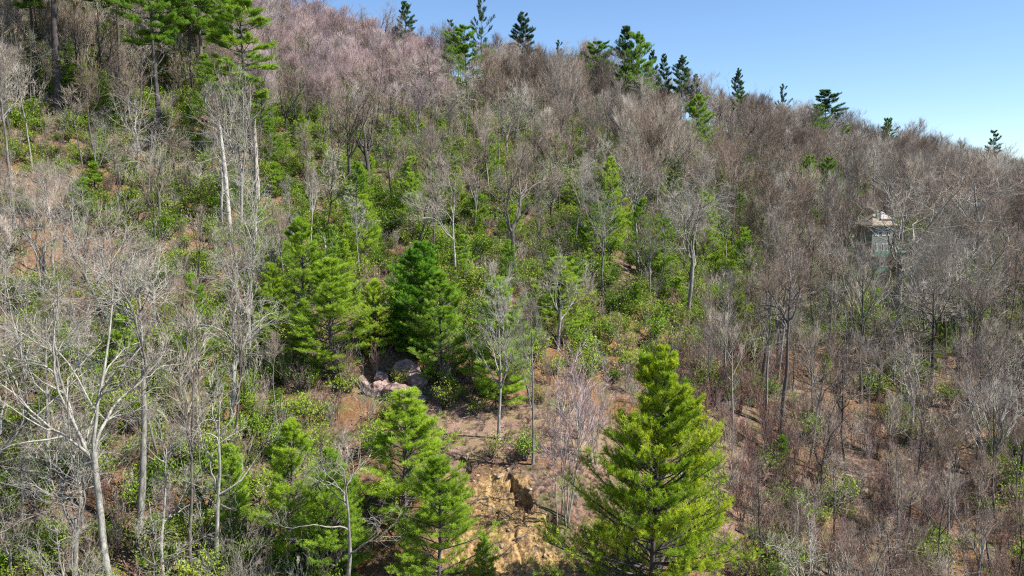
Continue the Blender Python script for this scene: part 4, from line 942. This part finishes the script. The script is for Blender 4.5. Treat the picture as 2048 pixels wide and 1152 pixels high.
for i, (px, py, az, L, r0, mm, lab) in enumerate([
    (1010, 995, 0.05, 5.5, .07, 'bark_pale', 'thin pale fallen trunk lying across the middle of the orange bank'),
    (1030, 1030, 0.5, 4.0, .06, 'bark_dark', 'dark fallen branch below the thin pale trunk on the orange bank'),
    (950, 985, 0.9, 2.5, .03, 'bark_dark', 'short dark root sticking out near the top of the orange bank'),
    (1075, 1075, 0.25, 4.5, .06, 'bark_dark', 'dark branch pile at the right foot of the orange bank'),
    (1100, 1060, -0.4, 4.0, .05, 'bark_dark', 'dark thin branch crossing the pile at the right foot of the bank'),
    (960, 1115, 0.2, 3.5, .05, 'bark_pale', 'pale thin branch low on the left of the orange bank'),
    (990, 1020, 2.6, 3.2, .05, 'bark_dark', 'dark stick running down the left half of the orange bank'),
    (1062, 1035, 2.2, 3.6, .06, 'bark_dark', 'dark stick slanting below the deep hollow in the bank'),
    (1030, 1090, 0.6, 3.0, .05, 'bark', 'brown stick near the middle foot of the orange bank'),
    (1170, 905, 0.1, 5.0, .06, 'bark_dark', 'dark stick lying among the pinkish stems right of the shelf'),
    (1560, 975, 0.0, 7, .10, 'bark_dark', 'dark log lying level across the open strip at lower right'),
    (1545, 1100, -0.1, 7, .12, 'bark_dark', 'dark log across the open strip near the bottom at lower right'),
    (1470, 865, -0.35, 5, .12, 'bark_dark', 'dark leaning log right of the foreground pine'),
    (1850, 730, 1.0, 6, .16, 'bark_pale', 'pale fallen log on bare ground below the house'),
    (380, 420, 0.4, 8, .16, 'bark_pale', 'pale tangled fallen tree in the green thicket on the left'),
    (400, 435, -0.5, 7, .12, 'bark_pale', 'second pale fallen tree crossing the tangled one in the thicket'),
    (640, 350, 0.2, 9, .14, 'bark', 'grey fallen trunk among upright stems left of centre'),
    (60, 620, -0.3, 8, .15, 'bark', 'grey fallen trunk in the green thicket near the left edge'),
    (520, 810, 0.1, 7, .13, 'bark', 'brown fallen trunk on the litter left of the rock outcrop'),
    (890, 872, 0.0, 5, .04, 'bark_dark', 'thin dark branch shape added as the shadow of the slim pale tree on the shelf'),  # dark branch shape standing in for the slim tree's cast shadow
    (830, 790, -0.2, 5, .12, 'bark', 'grey log along the foot of the dark pines'),
    (1400, 740, 0.3, 7, .12, 'bark', 'grey fallen trunk in the red brush'),
    ]):
    x, y, z = hit(px, py); log(x, y, az, L, r0, M[mm], lab, 600 + i)

# the house -----------------------------------------------------------------
M['siding'] = flat_mat('weathered_siding', (0.17, 0.19, 0.17), .8, .3, 2)
M['roof'] = flat_mat('weathered_shingles', (0.22, 0.175, 0.125), .85, .3, 4)
M['roof_pale'] = flat_mat('pale_roof_boards', (0.34, 0.31, 0.28), .8, .2, 3)
M['green'] = flat_mat('green_paint', (0.10, 0.27, 0.18), .6, .2, 2)
M['white'] = flat_mat('white_paint', (0.70, 0.68, 0.66), .6, .1, 2)
M['tan'] = flat_mat('tan_wood', (0.55, 0.38, 0.22), .7, .2, 3)
m_, t_, b_ = mat('window_glass'); b_.inputs['Base Color'].default_value = (0.03, 0.035, 0.04, 1); b_.inputs['Roughness'].default_value = 0.08; M['glass'] = m_
def boxes(name, L_, m, parent, loc=None):
    bm = bmesh.new()
    for (x0, x1, y0, y1, z0, z1) in L_:
        vs = [bm.verts.new((x, y, z)) for x in (x0, x1) for y in (y0, y1) for z in (z0, z1)]
        for f in ((0, 1, 3, 2), (4, 6, 7, 5), (0, 4, 5, 1), (2, 3, 7, 6), (0, 2, 6, 4), (1, 5, 7, 3)): bm.faces.new([vs[i] for i in f])
    bmesh.ops.recalc_face_normals(bm, faces=bm.faces)
    me = bpy.data.meshes.new(name); bm.to_mesh(me); bm.free(); me.materials.append(m); return obj(name, me, parent)
def hip(name, x0, x1, y0, y1, z, h, ov, m, parent, ridge=0.35, th=0.18):
    cx, cy = (x0 + x1) / 2, (y0 + y1) / 2; rx = (x1 - x0) * ridge / 2; bm = bmesh.new()
    lo = [bm.verts.new(p) for p in ((x0 - ov, y0 - ov, z), (x1 + ov, y0 - ov, z), (x1 + ov, y1 + ov, z), (x0 - ov, y1 + ov, z))]
    mid = [bm.verts.new((v.co.x, v.co.y, z + th)) for v in lo]
    a, b = bm.verts.new((cx - rx, cy, z + h)), bm.verts.new((cx + rx, cy, z + h))
    bm.faces.new(lo[::-1])
    for i in range(4): bm.faces.new([lo[i], lo[(i + 1) % 4], mid[(i + 1) % 4], mid[i]])
    bm.faces.new([mid[0], mid[1], b, a]); bm.faces.new([mid[1], mid[2], b]); bm.faces.new([mid[2], mid[3], a, b]); bm.faces.new([mid[3], mid[0], a])
    me = bpy.data.meshes.new(name); bm.to_mesh(me); bm.free(); me.materials.append(m); return obj(name, me, parent)
hp = at(1747, 500, 155); hx, hy = float(hp[0]), float(hp[1]); hz = float(ground_z(hx, hy + 1)); top = float(at(1757, 421, hy)[2]); HT = top - hz
house = bpy.data.objects.new('house', None); COL.objects.link(house); house.location = (hx, hy, hz - 0.5); house.rotation_euler = (0, 0, R(14)); house.scale = (0.72, 0.78, 1)
tag(house, 'tall narrow house with green trim and a tan hipped roof, half hidden by bare trees', 'house')
E = HT + 0.5 - 2.9     # eaves height
boxes('wall', [(-3.3, 3.3, -3, 3, -1.5, E)], M['siding'], house)
rf = hip('roof', -3.3, 3.3, -3, 3, E, 2.2, 0.75, M['roof'], house, 0.25)
boxes('clerestory', [(0.2, 2.9, -1.9, 1.0, E + 0.5, E + 1.2)], M['siding'], rf)
hip('upper_roof', 0.2, 2.9, -1.9, 1.0, E + 1.2, 1.5, 0.5, M['roof_pale'], rf, 0.1)
boxes('chimney', [(-0.95, -0.45, -1.6, -1.1, E + 0.4, E + 2.9)], M['green'], rf)
k = 0
for fl in range(4):
    zz = E - 1.9 - fl * 3.0
    if zz < 0: break
    for wx in (-1.9, 0.35, 1.75):
        wn = boxes('window', [(wx - .55, wx - .45, -3.07, -3.003, zz, zz + 1.45), (wx + .45, wx + .55, -3.07, -3.003, zz, zz + 1.45), (wx - .05, wx + .05, -3.065, -3.003, zz + .1, zz + 1.35), (wx - .45, wx + .45, -3.07, -3.003, zz + 1.35, zz + 1.45), (wx - .45, wx + .45, -3.07, -3.003, zz, zz + .1)], M['white'], house)
        boxes('pane', [(wx - .449, wx - .051, -3.03, -3.004, zz + .101, zz + 1.349)], M['glass'], wn)
    for wy in (-1.4, 1.4):
        wn = boxes('window', [(3.003, 3.07, wy - .55, wy - .45, zz, zz + 1.45), (3.003, 3.07, wy + .45, wy + .55, zz, zz + 1.45), (3.003, 3.07, wy - .45, wy + .45, zz + 1.35, zz + 1.45), (3.003, 3.07, wy - .45, wy + .45, zz, zz + .1)], M['white'], house)
        boxes('pane', [(3.004, 3.03, wy - .449, wy + .449, zz + .101, zz + 1.349)], M['glass'], wn)
    if fl >= 1:
        bc = boxes('balcony', [(-3.5, 1.0, -4.6, -3.08, zz - 1.05, zz - 0.85)], M['tan'], house)
        boxes('railing', [(-3.5, 1.0, -4.66, -4.602, zz - 1.05, zz + 0.05)], M['green'], bc)
        for qx in (-3.4, 0.85): boxes('post', [(qx, qx + .15, -4.598, -4.45, zz - .849, zz + 1.9)], M['green'], bc)
boxes('annex', [(3.3 + .003, 8.2, -2, 2.5, -1.5, E - 5.4)], M['siding'], house)
hip('annex_roof', 3.9, 8.0, -2, 2.5, E - 5.4, 1.1, 0.5, M['green'], house, 0.5)
boxes('annex_deck', [(4.2, 8.4, -4.0, -2.003, E - 8.2, E - 7.0)], M['green'], house)
hp = at(1487, 438, 230); sx_, sy_ = float(hp[0]), float(hp[1]); sz_ = float(hp[2])
cb = bpy.data.objects.new('cabin', None); COL.objects.link(cb); gz_ = float(ground_z(sx_, sy_)); cb.location = (sx_, sy_, gz_)
tag(cb, 'tiny white gable glimpsed through the brown wood left of the house', 'cabin')
boxes('wall', [(-2, 2, -2, 2, -1, max(3, sz_ - gz_ - .5))], M['white'], cb); hip('roof', -2, 2, -2, 2, max(3, sz_ - gz_ - .5), 1.3, .4, M['roof_pale'], cb)

# ---------------------------------------------------------------- labels that single each tree out
MARKS = [(455, 380, 'the broken snag'), (997, 720, 'the slim pale tree on the shelf'), (1310, 900, 'the big yellow-green pine'), (850, 640, 'the dense dark pine pair'),
         (800, 760, 'the pink outcrop'), (1760, 480, 'the house'), (1030, 430, 'the big forking tree in mid slope'), (1378, 500, 'the crooked pale tree'), (650, 620, 'the light green pines'),
         (1222, 420, 'the tall loose pine'), (935, 150, 'the broad bright skyline pine'), (1255, 140, 'the ridge pine cluster'), (1640, 220, 'the broad skyline pine at right'), (325, 150, 'the grey-trunked tall pine'),
         (110, 130, 'the dark tall pine trunk'), (512, 120, 'the tufted slender pine'), (1545, 700, 'the dark trunk pair'), (225, 850, 'the big pale foreground tree'), (385, 900, 'the dark foreground trunk'),
         (820, 950, 'the bright foreground pine'), (570, 1000, 'the yellowish foreground pine'), (980, 1030, 'the orange bank'), (70, 400, 'the orange ground patch'), (720, 300, 'the dark crooked pair'), (1630, 380, 'the twin bright pines'),
         (1115, 620, 'the soft light green pine'), (1275, 620, 'the bushy small pine'), (1855, 690, 'the dark leaning tree'), (1990, 850, 'the greenish crooked tree'), (1560, 1000, 'the open litter strip'), (1940, 450, 'the wide crown at right')]
def place_word(a, b, m):
    dx, dy = a - m[0], b - m[1]; d = math.hypot(dx, dy)
    far_ = 'close ' if d < 70 else '' if d < 160 else 'well '
    if abs(dx) > 1.8 * abs(dy): w_ = 'right of' if dx > 0 else 'left of'
    elif abs(dy) > 1.8 * abs(dx): w_ = 'below' if dy > 0 else 'above'
    else: w_ = ('below' if dy > 0 else 'above') + ' and ' + ('right of' if dx > 0 else 'left of')
    return far_ + w_ + ' ' + m[2]
bpy.context.view_layer.update()
fill = [o for o in COL.objects if o.get('group') in ('bare trees of the nearer slope', 'young pines among the bare trees')]
byl = {}
for o in fill:
    h = max(c.dimensions.z * o.scale.z / max(o.scale.z, 1e-6) for c in o.children) * 0.5
    a, b = proj(np.array([o.location.x, o.location.y, o.location.z + h]))
    a, b = float(a), float(b); m = min(MARKS, key=lambda q: math.hypot(q[0] - a, q[1] - b))
    base = o['kindword'] + ' ' + place_word(a, min(b, 1150), m)
    byl.setdefault(base, []).append((a, b, o))
for base, L_ in byl.items():
    L_.sort(key=lambda q: q[0]); n_ = len(L_)
    for k_, (a, b, o) in enumerate(L_):
        if n_ == 1: lab = base
        elif n_ == 2: lab = ('left-hand ' if k_ == 0 else 'right-hand ') + base
        else: lab = ('leftmost ' if k_ == 0 else 'rightmost ' if k_ == n_ - 1 else ['second', 'third', 'fourth', 'fifth', 'sixth', 'seventh', 'eighth', 'ninth', 'tenth', 'eleventh', 'twelfth'][min(k_ - 1, 10)] + ' from the left ') + base
        o['label'] = ' '.join(lab.split()[:16])
        del o['kindword']
